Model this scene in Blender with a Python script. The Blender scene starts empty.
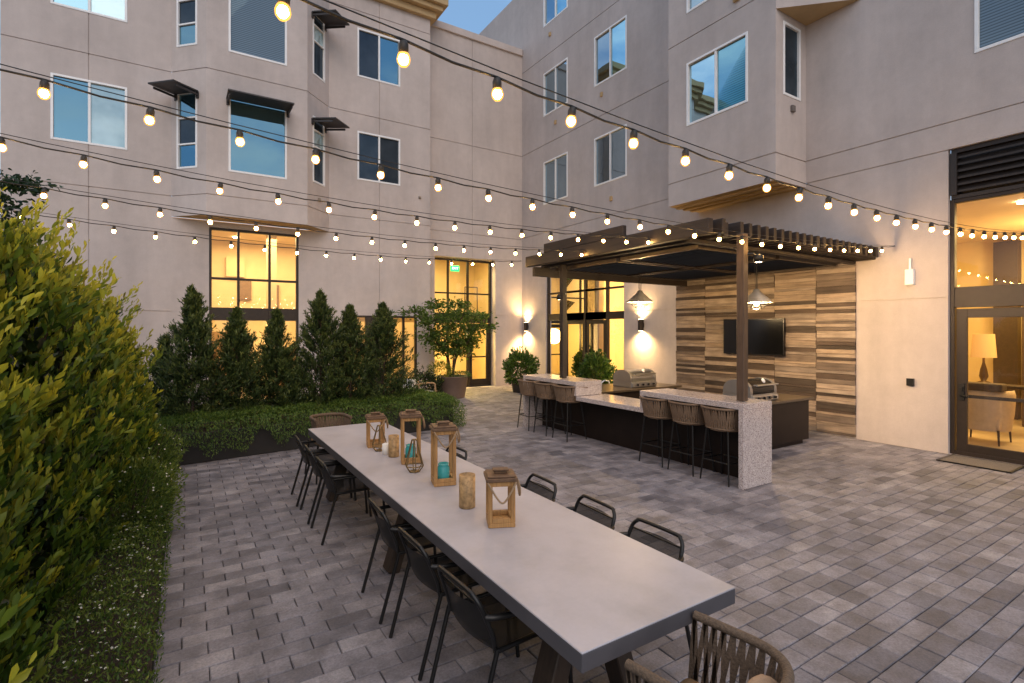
import bpy, bmesh, math, random
import numpy as np
from mathutils import Vector, Matrix
random.seed(7)
rng = np.random.default_rng(7)
PI = math.pi
sc = bpy.context.scene
COL = sc.collection

# ------------------------------------------------------------------ helpers
class MB:
    """collects geometry and links it as one mesh object"""
    def __init__(s):
        s.v = []; s.f = []; s.sm = []
    def add(s, vs, fs, smooth=False):
        b = len(s.v); s.v.extend([tuple(p) for p in vs])
        for f in fs:
            s.f.append([b + i for i in f]); s.sm.append(smooth)
    def box(s, x0, x1, y0, y1, z0, z1):
        v = [(x0,y0,z0),(x1,y0,z0),(x1,y1,z0),(x0,y1,z0),(x0,y0,z1),(x1,y0,z1),(x1,y1,z1),(x0,y1,z1)]
        s.add(v, [(0,3,2,1),(4,5,6,7),(0,1,5,4),(1,2,6,5),(2,3,7,6),(3,0,4,7)])
        return s
    def obox(s, a, b, w, h, up=(0,0,1)):
        """beam from a to b, w sideways, h along up"""
        a = Vector(a); b = Vector(b); d = (b-a).normalized(); up = Vector(up)
        sd = d.cross(up)
        if sd.length < 1e-4: sd = d.cross(Vector((1,0,0)))
        sd.normalize(); u = sd.cross(d)
        v = []
        for p in (a, b):
            for i, j in ((-1,-1),(1,-1),(1,1),(-1,1)):
                v.append(p + sd*(w/2*i) + u*(h/2*j))
        s.add(v, [(0,3,2,1),(4,5,6,7),(0,1,5,4),(1,2,6,5),(2,3,7,6),(3,0,4,7)])
        return s
    def tube(s, pts, r, n=8, closed=False, r1=None):
        pts = [Vector(p) for p in pts]; m = len(pts)
        if m < 2: return s
        T = []
        for i in range(m):
            if closed: t = pts[(i+1) % m] - pts[i-1]
            elif i == 0: t = pts[1]-pts[0]
            elif i == m-1: t = pts[-1]-pts[-2]
            else: t = (pts[i+1]-pts[i]).normalized() + (pts[i]-pts[i-1]).normalized()
            if t.length < 1e-9: t = Vector((0,0,1))
            T.append(t.normalized())
        ref = Vector((0,0,1)) if abs(T[0].z) < .9 else Vector((1,0,0))
        nrm = T[0].cross(ref).normalized()
        vs = []
        for i in range(m):
            nrm = (nrm - T[i]*nrm.dot(T[i]))
            if nrm.length < 1e-6: nrm = T[i].orthogonal()
            nrm.normalize(); bn = T[i].cross(nrm)
            rr = r if r1 is None else r + (r1-r)*i/(m-1)
            for k in range(n):
                a = 2*PI*k/n
                vs.append(pts[i] + nrm*(rr*math.cos(a)) + bn*(rr*math.sin(a)))
        fs = []
        for i in range(m if closed else m-1):
            j = (i+1) % m
            for k in range(n):
                k2 = (k+1) % n
                fs.append((i*n+k, i*n+k2, j*n+k2, j*n+k))
        s.add(vs, fs, True)
        if not closed:
            s.add(vs[:n], [tuple(range(n-1,-1,-1))]); s.add(vs[-n:], [tuple(range(n))])
        return s
    def lathe(s, prof, n=24, c=(0,0,0), smooth=True, sx=1, sy=1):
        vs = []
        for r, z in prof:
            for k in range(n):
                a = 2*PI*k/n
                vs.append((c[0]+r*sx*math.cos(a), c[1]+r*sy*math.sin(a), c[2]+z))
        fs = []
        for i in range(len(prof)-1):
            for k in range(n):
                k2 = (k+1) % n
                fs.append((i*n+k, i*n+k2, (i+1)*n+k2, (i+1)*n+k))
        s.add(vs, fs, smooth); return s
    def prism(s, poly, ex, org=(0,0,0), smooth=False):
        """poly: list of 3-vectors, extruded by vector ex"""
        n = len(poly); p0 = [Vector(p)+Vector(org) for p in poly]; p1 = [p+Vector(ex) for p in p0]
        s.add(p0+p1, [tuple(range(n-1,-1,-1)), tuple(range(n,2*n))])
        s.add(p0+p1, [(i,(i+1)%n,n+(i+1)%n,n+i) for i in range(n)], smooth)
        return s
    def quad(s, a, b, c, d):
        s.add([a,b,c,d], [(0,1,2,3)]); return s
    def build(s, name, mat, parent=None, world=False, bev=0, seg=1, uvz=False):
        me = bpy.data.meshes.new(name)
        me.from_pydata(s.v, [], s.f)
        me.polygons.foreach_set('use_smooth', s.sm)
        me.update()
        o = bpy.data.objects.new(name, me); COL.objects.link(o)
        if mat: me.materials.append(mat)
        if bev:
            m = o.modifiers.new('edge', 'BEVEL'); m.width = bev; m.segments = seg; m.limit_method = 'ANGLE'; m.angle_limit = math.radians(40)
        if parent is not None:
            o.parent = parent
            if world:
                o.matrix_parent_inverse = parent['_m'].inverted() if False else Matrix.Translation(-Vector(parent.location))
        return o

def tag(o, label, cat, group=None, kind=None):
    o['label'] = label; o['category'] = cat
    if group: o['group'] = group
    if kind: o['kind'] = kind
    return o
def thing(name, label, cat, loc=(0,0,0), rotz=0, group=None):
    o = bpy.data.objects.new(name, None); COL.objects.link(o)
    o.empty_display_size = .2
    o.location = loc; o.rotation_euler = (0,0,rotz)
    return tag(o, label, cat, group)
def dup(root, loc, rotz, label):
    r = root.copy(); COL.objects.link(r); r.location = loc; r.rotation_euler = (0,0,rotz); r['label'] = label
    for ch in list(root.children):
        c = ch.copy(); COL.objects.link(c); c.parent = r
        for g in list(ch.children):
            d = g.copy(); COL.objects.link(d); d.parent = c
    return r
def catmull(pts, n=6, closed=False):
    P = [Vector(p) for p in pts]; out = []; m = len(P)
    for i in range(m if closed else m-1):
        p0 = P[(i-1) % m] if closed or i > 0 else P[0]
        p1 = P[i]; p2 = P[(i+1) % m]
        p3 = P[(i+2) % m] if closed or i+2 < m else P[-1]
        for k in range(n):
            t = k/n
            out.append(.5*((2*p1)+(p2-p0)*t+(2*p0-5*p1+4*p2-p3)*t*t+(3*p1-p0-3*p2+p3)*t**3))
    if not closed: out.append(P[-1])
    return out
def rrect(w, h, r, n=5):
    """rounded rectangle outline in (a,b) centred at 0"""
    o = []
    for cx, cy, a0 in ((w/2-r,h/2-r,0),(-w/2+r,h/2-r,90),(-w/2+r,-h/2+r,180),(w/2-r,-h/2+r,270)):
        for k in range(n+1):
            a = math.radians(a0+90*k/n); o.append((cx+r*math.cos(a), cy+r*math.sin(a)))
    return o

# ------------------------------------------------------------------ materials
def new_mat(name):
    m = bpy.data.materials.new(name); m.use_nodes = True
    nt = m.node_tree; b = nt.nodes['Principled BSDF']
    return m, nt, b
def N(nt, t, **kw):
    n = nt.nodes.new(t)
    for k, v in kw.items(): setattr(n, k, v)
    return n
def ramp(nt, stops, fac=None, interp='LINEAR'):
    r = N(nt, 'ShaderNodeValToRGB'); r.color_ramp.interpolation = interp
    el = r.color_ramp.elements
    while len(el) < len(stops): el.new(.5)
    for e, (p, c) in zip(el, stops):
        e.position = p; e.color = (*c, 1)
    if fac is not None: nt.links.new(fac, r.inputs[0])
    return r
def noise(nt, scale, detail=4, rough=.55, coord=None, sc3=None):
    tc = N(nt, 'ShaderNodeTexCoord'); n = N(nt, 'ShaderNodeTexNoise')
    n.inputs['Scale'].default_value = scale; n.inputs['Detail'].default_value = detail; n.inputs['Roughness'].default_value = rough
    src = tc.outputs['Object']
    if sc3:
        mp = N(nt, 'ShaderNodeMapping'); mp.inputs['Scale'].default_value = sc3
        nt.links.new(src, mp.inputs[0]); src = mp.outputs[0]
    nt.links.new(src, n.inputs['Vector'])
    return n
def mixc(nt, fac, a, b, mode='MIX'):
    m = N(nt, 'ShaderNodeMix', data_type='RGBA', blend_type=mode)
    for sock, val in ((m.inputs[0], fac), (m.inputs[6], a), (m.inputs[7], b)):
        if hasattr(val, 'links'): nt.links.new(val, sock)
        else: sock.default_value = (*val, 1) if isinstance(val, tuple) else val
    return m.outputs[2]
def bump(nt, b, h, strength=.3, dist=.01):
    n = N(nt, 'ShaderNodeBump'); n.inputs['Strength'].default_value = strength; n.inputs['Distance'].default_value = dist
    nt.links.new(h, n.inputs['Height']); nt.links.new(n.outputs[0], b.inputs['Normal'])
def simple(name, col, rough=.5, metal=0, var=.12, scale=14, bmp=0, spec=None):
    m, nt, b = new_mat(name)
    n = noise(nt, scale)
    c = ramp(nt, [(.3, tuple(x*(1-var) for x in col)), (.7, tuple(min(1,x*(1+var)) for x in col))], n.outputs[0])
    nt.links.new(c.outputs[0], b.inputs['Base Color'])
    b.inputs['Roughness'].default_value = rough; b.inputs['Metallic'].default_value = metal
    if spec is not None: b.inputs['Specular IOR Level'].default_value = spec
    if bmp: bump(nt, b, n.outputs[0], bmp)
    return m
def emit(name, col, strength):
    m, nt, b = new_mat(name)
    b.inputs['Base Color'].default_value = (*col,1)
    b.inputs['Emission Color'].default_value = (*col,1); b.inputs['Emission Strength'].default_value = strength
    return m
def stucco(name, col):
    m, nt, b = new_mat(name)
    big = noise(nt, .55, 5, .6); fine = noise(nt, 70, 3, .7); st = noise(nt, 1.6, 4, .6, sc3=(1.4,1.4,.22))
    c1 = ramp(nt, [(.3, tuple(x*.88 for x in col)), (.72, tuple(x*1.06 for x in col))], big.outputs[0])
    c2 = mixc(nt, .35, c1.outputs[0], ramp(nt, [(.3,(.68,.68,.69)),(.62,(1,1,1))], st.outputs[0]).outputs[0], 'MULTIPLY')
    c3 = mixc(nt, .5, c2, ramp(nt, [(.3,(.84,.84,.84)),(.7,(1,1,1))], fine.outputs[0]).outputs[0], 'MULTIPLY')
    md = noise(nt, 5, 5, .65); c3 = mixc(nt, .5, c3, ramp(nt, [(.3,(.86,.855,.85)),(.68,(1.03,1.03,1.03))], md.outputs[0]).outputs[0], 'MULTIPLY')
    nt.links.new(c3, b.inputs['Base Color']); b.inputs['Roughness'].default_value = .92; b.inputs['Specular IOR Level'].default_value = .2
    bump(nt, b, fine.outputs[0], .5, .006)
    return m
def wood(name, cols, grain_axis, rough=.6, island=True, gscale=9, dark=.55):
    m, nt, b = new_mat(name)
    geo = N(nt, 'ShaderNodeNewGeometry'); tc = N(nt, 'ShaderNodeTexCoord')
    mp = N(nt, 'ShaderNodeMapping'); s3 = [gscale*3]*3; s3[grain_axis] = gscale*.22
    mp.inputs['Scale'].default_value = s3
    add = N(nt, 'ShaderNodeVectorMath', operation='ADD'); sclv = N(nt, 'ShaderNodeVectorMath', operation='SCALE')
    cmb = N(nt, 'ShaderNodeCombineXYZ')
    for i in range(3): nt.links.new(geo.outputs['Random Per Island'], cmb.inputs[i])
    nt.links.new(cmb.outputs[0], sclv.inputs[0]); sclv.inputs['Scale'].default_value = 37
    nt.links.new(tc.outputs['Object'], add.inputs[0]); nt.links.new(sclv.outputs[0], add.inputs[1])
    nt.links.new(add.outputs[0], mp.inputs[0])
    n = N(nt, 'ShaderNodeTexNoise'); n.inputs['Scale'].default_value = 1; n.inputs['Detail'].default_value = 6; n.inputs['Roughness'].default_value = .65
    nt.links.new(mp.outputs[0], n.inputs['Vector'])
    blot = N(nt, 'ShaderNodeTexNoise'); blot.inputs['Scale'].default_value = 3.5; blot.inputs['Detail'].default_value = 4
    nt.links.new(add.outputs[0], blot.inputs['Vector'])
    stops = [(i/(len(cols)), c) for i, c in enumerate(cols)]
    base = ramp(nt, stops, geo.outputs['Random Per Island'], 'CONSTANT')
    g = ramp(nt, [(.32,(dark*.7,dark*.66,dark*.62)),(.5,(.85,.85,.85)),(.7,(1.15,1.12,1.08))], n.outputs[0])
    c = mixc(nt, .85, base.outputs[0], g.outputs[0], 'MULTIPLY')
    g2 = ramp(nt, [(.35,(.62,.6,.6)),(.65,(1.1,1.1,1.1))], blot.outputs[0])
    c = mixc(nt, .6, c, g2.outputs[0], 'MULTIPLY')
    nt.links.new(c, b.inputs['Base Color']); b.inputs['Roughness'].default_value = rough
    bump(nt, b, n.outputs[0], .4, .004)
    return m
def foliage(name, dark, mid, light, tip=None, transl=.28, rough=.42):
    """leaf material: colour differs leaf by leaf, 'tint' attribute marks new growth, on the hedge also painted bulb light"""
    m, nt, b = new_mat(name)
    geo = N(nt, 'ShaderNodeNewGeometry')
    base = ramp(nt, [(0,dark),(.55,mid),(1,light)], geo.outputs['Random Per Island']).outputs[0]
    if tip:
        at = N(nt, 'ShaderNodeAttribute'); at.attribute_name = 'tint'
        base = mixc(nt, at.outputs['Fac'], base, tip)
    nt.links.new(base, b.inputs['Base Color']); b.inputs['Roughness'].default_value = rough
    b.inputs['Specular IOR Level'].default_value = .35
    tr = N(nt, 'ShaderNodeBsdfTranslucent'); nt.links.new(base, tr.inputs[0])
    mx = N(nt, 'ShaderNodeMixShader'); mx.inputs[0].default_value = transl
    out = nt.nodes['Material Output']
    nt.links.new(b.outputs[0], mx.inputs[1]); nt.links.new(tr.outputs[0], mx.inputs[2]); nt.links.new(mx.outputs[0], out.inputs[0])
    return m

def paver_mat():
    m, nt, b = new_mat('pavers')
    geo = N(nt, 'ShaderNodeNewGeometry')
    c0 = ramp(nt, [(0,(.16,.156,.176)),(.12,(.208,.203,.227)),(.5,(.27,.262,.29)),(.85,(.31,.3,.325)),(1,(.35,.337,.357))], geo.outputs['Random Per Island'])
    n1 = noise(nt, 4, 7, .66); n2 = noise(nt, 60, 5, .75); n3 = noise(nt, .55, 5, .62)
    c = mixc(nt, .85, c0.outputs[0], ramp(nt, [(.36,(.5,.49,.505)),(.62,(1.17,1.15,1.14))], n1.outputs[0]).outputs[0], 'MULTIPLY')
    c = mixc(nt, .75, c, ramp(nt, [(.3,(.55,.55,.56)),(.68,(1.25,1.25,1.25))], n2.outputs[0]).outputs[0], 'MULTIPLY')
    c = mixc(nt, .7, c, ramp(nt, [(.36,(.6,.6,.63)),(.6,(1.1,1.08,1.06))], n3.outputs[0]).outputs[0], 'MULTIPLY')
    nt.links.new(c, b.inputs['Base Color'])
    rr = ramp(nt, [(.3,(.5,.5,.5)),(.7,(.8,.8,.8))], n1.outputs[0]); nt.links.new(rr.outputs[0], b.inputs['Roughness'])
    bump(nt, b, n2.outputs[0], .6, .006)
    return m
def glass_mat(name, tint=(1,1,1), refl=.07):
    m, nt, b = new_mat(name); nt.nodes.remove(b)
    t = N(nt, 'ShaderNodeBsdfTransparent'); t.inputs[0].default_value = (*tint,1)
    g = N(nt, 'ShaderNodeBsdfGlossy'); g.inputs['Roughness'].default_value = .02
    lw = N(nt, 'ShaderNodeFresnel'); lw.inputs[0].default_value = 1.33
    mt = N(nt, 'ShaderNodeMath', operation='ADD'); mt.inputs[1].default_value = refl-.04; nt.links.new(lw.outputs[0], mt.inputs[0])
    mx = N(nt, 'ShaderNodeMixShader'); nt.links.new(mt.outputs[0], mx.inputs[0])
    nt.links.new(t.outputs[0], mx.inputs[1]); nt.links.new(g.outputs[0], mx.inputs[2])
    nt.links.new(mx.outputs[0], nt.nodes['Material Output'].inputs[0])
    return m
def pane_mat(name, base, refl=.35, blind=False, refl_col=(.62,.8,.95)):
    """upper floor glazing: dim room or lowered blind behind reflecting glass"""
    m, nt, b = new_mat(name)
    col = base
    if blind:
        tc = N(nt, 'ShaderNodeTexCoord'); sp = N(nt, 'ShaderNodeSeparateXYZ'); nt.links.new(tc.outputs['Object'], sp.inputs[0])
        w = N(nt, 'ShaderNodeMath', operation='MULTIPLY'); w.inputs[1].default_value = 22; nt.links.new(sp.outputs[2], w.inputs[0])
        fr = N(nt, 'ShaderNodeMath', operation='FRACT'); nt.links.new(w.outputs[0], fr.inputs[0])
        r = ramp(nt, [(0,tuple(x*.3 for x in base)),(.25,base),(.8,tuple(min(1,x*1.25) for x in base)),(1,tuple(x*.35 for x in base))], fr.outputs[0])
        nt.links.new(r.outputs[0], b.inputs['Base Color'])
    else:
        n = noise(nt, 1.1, 3)
        r = ramp(nt, [(.35,tuple(x*.5 for x in base)),(.65,tuple(x*1.3 for x in base))], n.outputs[0]); nt.links.new(r.outputs[0], b.inputs['Base Color'])
    b.inputs['Roughness'].default_value = .6; b.inputs['Specular IOR Level'].default_value = 0
    g = N(nt, 'ShaderNodeBsdfGlossy'); g.inputs['Roughness'].default_value = .015; g.inputs[0].default_value = (*refl_col,1)
    gn = noise(nt, 1.3, 2); bp = N(nt, 'ShaderNodeBump'); bp.inputs['Strength'].default_value = .1; bp.inputs['Distance'].default_value = .02
    nt.links.new(gn.outputs[0], bp.inputs['Height']); nt.links.new(bp.outputs[0], g.inputs['Normal'])
    fr = N(nt, 'ShaderNodeFresnel'); fr.inputs[0].default_value = 1.5
    mt = N(nt, 'ShaderNodeMath', operation='ADD', use_clamp=True); mt.inputs[1].default_value = refl; nt.links.new(fr.outputs[0], mt.inputs[0])
    mx = N(nt, 'ShaderNodeMixShader'); nt.links.new(mt.outputs[0], mx.inputs[0])
    nt.links.new(b.outputs[0], mx.inputs[1]); nt.links.new(g.outputs[0], mx.inputs[2])
    nt.links.new(mx.outputs[0], nt.nodes['Material Output'].inputs[0])
    return m

STUCCO = stucco('stucco', (.63,.56,.53))
STUCCO2 = stucco('stucco_right', (.60,.535,.51))
JOINT = simple('joint', (.2,.18,.17), .9)
WHITE = simple('white_vinyl', (.88,.89,.9), .4, var=.03)
BRONZE = simple('dark_bronze', (.035,.028,.025), .42, .3, spec=.4)
BRONZE2 = simple('bronze_door', (.03,.022,.018), .45, .2, spec=.35)
SHADE = simple('sunshade_metal', (.06,.055,.055), .45, .5)
SOFFIT = stucco('soffit', (.58,.42,.23))  # golden light on the bay underside put into this base colour
PAVER = paver_mat()
SAND = simple('joint_sand', (.1,.095,.095), .95, bmp=.3, scale=40, var=.35)
SOIL = simple('soil', (.035,.025,.018), .95, bmp=.5, scale=20, var=.4)
GLASS = glass_mat('clear_glass')
P_SKY = pane_mat('pane_sky', (.02,.05,.065), .42, refl_col=(.34,.62,.78))
P_CURT = pane_mat('pane_curtain', (.42,.5,.5), .3, refl_col=(.5,.75,.85))
P_DARK = pane_mat('pane_dark', (.04,.05,.062), .05, refl_col=(.3,.42,.52))
P_BLIND = pane_mat('pane_blind', (.15,.21,.27), -.01, True, refl_col=(.4,.65,.8))
P_BLINDB = pane_mat('pane_blind_blue', (.07,.27,.38), -.03, True, refl_col=(.2,.42,.55))
BLACKM = simple('black_metal', (.006,.006,.0065), .4, .1, var=.2)
def mesh_fab():
    m, nt, b = new_mat('black_mesh')
    b.inputs['Base Color'].default_value = (.005,.005,.0055,1); b.inputs['Roughness'].default_value = .6
    t = N(nt, 'ShaderNodeBsdfTransparent'); mx = N(nt, 'ShaderNodeMixShader'); mx.inputs[0].default_value = .16
    nt.links.new(b.outputs[0], mx.inputs[1]); nt.links.new(t.outputs[0], mx.inputs[2]); nt.links.new(mx.outputs[0], nt.nodes['Material Output'].inputs[0])
    return m
MESHF = mesh_fab()
def concrete(name, col, rough=.5):
    m, nt, b = new_mat(name)
    a = noise(nt, 1.7, 6, .62); f = noise(nt, 45, 4, .7); d = noise(nt, 7, 5, .7)
    c = ramp(nt, [(.3, tuple(x*.8 for x in col)), (.5, col), (.72, tuple(x*1.13 for x in col))], a.outputs[0])
    c2 = mixc(nt, .4, c.outputs[0], ramp(nt, [(.2,(.85,.84,.83)),(.7,(1.05,1.05,1.05))], d.outputs[0]).outputs[0], 'MULTIPLY')
    c3 = mixc(nt, .35, c2, ramp(nt, [(.25,(.88,.88,.88)),(.6,(1,1,1))], f.outputs[0]).outputs[0], 'MULTIPLY')
    nt.links.new(c3, b.inputs['Base Color'])
    rr = ramp(nt, [(.3,(rough-.03,)*3),(.7,(rough+.08,)*3)], d.outputs[0]); nt.links.new(rr.outputs[0], b.inputs['Roughness'])
    bump(nt, b, f.outputs[0], .15, .002)
    return m
CONC = concrete('table_concrete', (.42,.405,.435), .36)
CONC_EDGE = concrete('table_edge', (.085,.08,.088), .5)  # slab edge shadow put into this darker copy of the top's concrete
POTC = concrete('pot_concrete', (.16,.115,.1), .7)
DWOOD = wood('dark_wood', [(.035,.021,.013),(.045,.027,.016)], 2)
LANT = wood('lantern_wood', [(.52,.29,.1),(.58,.34,.13),(.46,.25,.085)], 2, gscale=24)
LID = simple('lantern_lid', (.13,.075,.042), .5, .25, var=.3, scale=30)
ROPE = simple('rope', (.32,.22,.13), .9, bmp=.6, scale=120)
WEAVE = simple('rope_weave', (.17,.115,.075), .85, bmp=.6, scale=90, var=.3)
WEAVE2 = simple('rope_weave_dark', (.12,.083,.055), .85, bmp=.6, scale=90, var=.3)
CUSH = simple('tan_cushion', (.26,.15,.07), .9, bmp=.3, scale=160)
PILLOW = simple('sand_pillow', (.36,.24,.15), .9, bmp=.3, scale=160)
def granite():
    m, nt, b = new_mat('granite')
    tc = N(nt, 'ShaderNodeTexCoord')
    v = N(nt, 'ShaderNodeTexVoronoi'); v.inputs['Scale'].default_value = 120; nt.links.new(tc.outputs['Object'], v.inputs['Vector'])
    sp = N(nt, 'ShaderNodeSeparateColor'); nt.links.new(v.outputs['Color'], sp.inputs[0])
    r = ramp(nt, [(0,(.2,.165,.165)),(.14,(.36,.31,.31)),(.4,(.5,.445,.44)),(.7,(.58,.525,.52)),(1,(.68,.64,.63))], sp.outputs[0])
    f = noise(nt, 120, 3); c = mixc(nt, .5, r.outputs[0], ramp(nt, [(.35,(.7,.68,.68)),(.65,(1.1,1.1,1.1))], f.outputs[0]).outputs[0], 'MULTIPLY')
    nt.links.new(c, b.inputs['Base Color']); b.inputs['Roughness'].default_value = .16
    return m
GRAN = granite()
CLAD = simple('bar_cladding', (.014,.0085,.0065), .45, 0, var=.25, scale=5, spec=.25)
CNTR = simple('dark_counter', (.075,.055,.035), .28, 0, var=.2, scale=20)
STEEL = simple('stainless', (.6,.62,.64), .3, 1, var=.06, scale=4)
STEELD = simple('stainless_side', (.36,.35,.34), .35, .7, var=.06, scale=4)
BLKG = simple('grill_black', (.015,.015,.016), .18, .3)
PERG = wood('pergola_wood', [(.034,.023,.017),(.041,.028,.021),(.03,.02,.015)], 1, .6)
PERGX = wood('pergola_post_wood', [(.10,.066,.043),(.11,.07,.045)], 2, .6)
LOUV = simple('louvre_panel', (.11,.092,.078), .35, .6)
RECL = wood('reclaimed_wood', [(.40,.305,.225),(.30,.23,.175),(.075,.053,.042),(.39,.31,.245),(.2,.155,.125),(.41,.33,.265),(.095,.066,.05),(.35,.27,.21),(.065,.048,.038),(.27,.22,.185),(.17,.13,.105),(.35,.275,.215)], 1, .75, gscale=7)
TVB = simple('tv_black', (.006,.006,.007), .25); TVS = simple('tv_screen', (.004,.004,.005), .12)
BULB = emit('bulb_glow', (1,.64,.27), 440)
def amber():
    m, nt, b = new_mat('amber_halo'); nt.nodes.remove(b)
    t = N(nt, 'ShaderNodeBsdfTransparent'); t.inputs[0].default_value = (1,.86,.6,1)
    e = N(nt, 'ShaderNodeEmission'); e.inputs[0].default_value = (1,.46,.09,1); e.inputs[1].default_value = 2.7  # warm halo of the bulbs put into this shell as its own glow
    mx = N(nt, 'ShaderNodeMixShader'); mx.inputs[0].default_value = .5
    nt.links.new(t.outputs[0], mx.inputs[1]); nt.links.new(e.outputs[0], mx.inputs[2]); nt.links.new(mx.outputs[0], nt.nodes['Material Output'].inputs[0])
    m.cycles.emission_sampling = 'NONE'
    return m
AMBER = amber()
BULBS = emit('lamp_glow', (1,.74,.42), 40)
SOCK = simple('socket', (.02,.016,.012), .5)
CABLE = simple('cable', (.012,.011,.011), .6)
TEAL = simple('teal_glass', (.05,.33,.34), .18, var=.15)
GOLD = simple('mercury_gold', (.36,.235,.11), .5, .3, var=.5, scale=28)
WAX = simple('white_wax', (.8,.78,.74), .6, var=.03)
WIRE = simple('brass_wire', (.22,.15,.07), .4, .8)
PEND = simple('pendant_shade', (.42,.4,.37), .5, .4)
BARK = simple('bark', (.06,.042,.03), .9, bmp=.6, scale=40, var=.3)
BLKPOT = simple('black_pot', (.02,.018,.018), .5)
L_HEDGE = foliage('hedge_leaf', (.014,.036,.008), (.07,.135,.018), (.15,.23,.03), (.56,.52,.045), .42)  # yellow tip: new growth, with the bulbs' warm light painted in
L_HEDGEIN = foliage('hedge_inner_leaf', (.006,.012,.004), (.016,.03,.007), (.03,.05,.01), None, .15)  # darker copy of the hedge leaf, inner shade put into its colour
L_CON = foliage('conifer_leaf', (.012,.026,.011), (.036,.066,.022), (.075,.115,.035), (.14,.18,.045), .25)
L_GC = foliage('ground_cover_leaf', (.03,.07,.014), (.09,.155,.028), (.15,.22,.04), (.22,.28,.055), .34)
L_TRAIL = foliage('trailing_leaf', (.03,.07,.014), (.085,.16,.03), (.15,.235,.045), (.22,.31,.055), .3)
L_MAPLE = foliage('maple_leaf', (.04,.085,.016), (.085,.16,.03), (.16,.23,.045), None, .45)
L_CITRUS = foliage('glossy_leaf', (.025,.06,.014), (.06,.13,.026), (.13,.2,.04), None, .3, .3)
L_PALM = foliage('lime_leaf', (.09,.13,.02), (.18,.22,.03), (.3,.32,.05), None, .35)
L_TREE = foliage('tall_tree_leaf', (.01,.03,.012), (.022,.055,.02), (.04,.08,.03), None, .25)
PETAL = simple('white_petal', (.75,.75,.68), .7, var=.04)
WARMW = simple('interior_paint', (.72,.56,.31), .8, var=.06, scale=2)
TILE = simple('interior_floor', (.42,.33,.22), .35, var=.2, scale=2)
LAMPSH = emit('lit_shade', (.8,.55,.26), .12)
LEATH = simple('armchair_fabric', (.45,.36,.26), .7, var=.08)
EXITG = emit('exit_green', (.03,.75,.22), 1.6)
EXITW = emit('exit_letters', (.9,1,.9), 2.2)

# ------------------------------------------------------------------ camera, sky, sun
cam = bpy.data.cameras.new('camera'); co = bpy.data.objects.new('camera', cam); COL.objects.link(co)
co.location = (0,0,1.95); co.rotation_euler = (PI/2,0,-math.radians(32.2))
cam.sensor_width = 36; cam.lens = 36*515/1024; cam.shift_y = -11.5/1024
cam.clip_start = .05; cam.clip_end = 2000
sc.camera = co
w = bpy.data.worlds.new('World'); sc.world = w; w.use_nodes = True
nt = w.node_tree; bg = nt.nodes['Background']
SUN_EL, SUN_ROT = math.radians(11), math.radians(196)
sky = N(nt, 'ShaderNodeTexSky', sky_type='NISHITA'); sky.sun_disc = False
sky.sun_elevation = SUN_EL; sky.sun_rotation = SUN_ROT; sky.air_density = 1; sky.dust_density = 1.0; sky.ozone_density = 3.0
tc = N(nt, 'ShaderNodeTexCoord'); mp = N(nt, 'ShaderNodeMapping'); mp.inputs['Scale'].default_value = (1,1,2.6)
nz = N(nt, 'ShaderNodeTexNoise'); nz.inputs['Scale'].default_value = 2.3; nz.inputs['Detail'].default_value = 7; nz.inputs['Roughness'].default_value = .6
nt.links.new(tc.outputs['Generated'], mp.inputs[0]); nt.links.new(mp.outputs[0], nz.inputs['Vector'])
cl = ramp(nt, [(.38,(.5,.5,.5)),(.64,(.92,.92,.92))], nz.outputs[0])
mixs = N(nt, 'ShaderNodeMix', data_type='RGBA'); nt.links.new(cl.outputs[0], mixs.inputs[0]); nt.links.new(sky.outputs[0], mixs.inputs[6])
cc = ramp(nt, [(.42,(2.6,4.4,7.0)),(.62,(7.2,7.3,7.6))], nz.outputs[0]); nt.links.new(cc.outputs[0], mixs.inputs[7])
nt.links.new(mixs.outputs[2], bg.inputs[0]); bg.inputs[1].default_value = .145
sl = bpy.data.lights.new('sun', 'SUN'); so = bpy.data.objects.new('sun', sl); COL.objects.link(so)
sl.energy = 1.0; sl.angle = math.radians(40); sl.color = (1,.79,.64)
sd = Vector((math.sin(SUN_ROT)*math.cos(SUN_EL+.5), math.cos(SUN_ROT)*math.cos(SUN_EL+.5), math.sin(SUN_EL+.5)))
so.rotation_euler = sd.to_track_quat('Z','Y').to_euler(); so.location = sd*30

def area(name, loc, size, power, col=(1,.66,.27), rot=(0,0,0), sy=None):
    l = bpy.data.lights.new(name, 'AREA'); l.shape = 'RECTANGLE'; l.size = size; l.size_y = sy or size; l.energy = power; l.color = col
    o = bpy.data.objects.new(name, l); COL.objects.link(o); o.location = loc; o.rotation_euler = rot
    return o
def spot(name, loc, direction, power, ang, col=(1,.62,.25), blend=.5, r=.03):
    l = bpy.data.lights.new(name, 'SPOT'); l.energy = power; l.spot_size = math.radians(ang); l.spot_blend = blend; l.color = col; l.shadow_soft_size = r
    o = bpy.data.objects.new(name, l); COL.objects.link(o); o.location = loc
    o.rotation_euler = Vector(direction).to_track_quat('-Z','Y').to_euler(); return o
def point(name, loc, power, col=(1,.72,.38), r=.04):
    l = bpy.data.lights.new(name, 'POINT'); l.energy = power; l.color = col; l.shadow_soft_size = r
    o = bpy.data.objects.new(name, l); COL.objects.link(o); o.location = loc; return o

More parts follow.
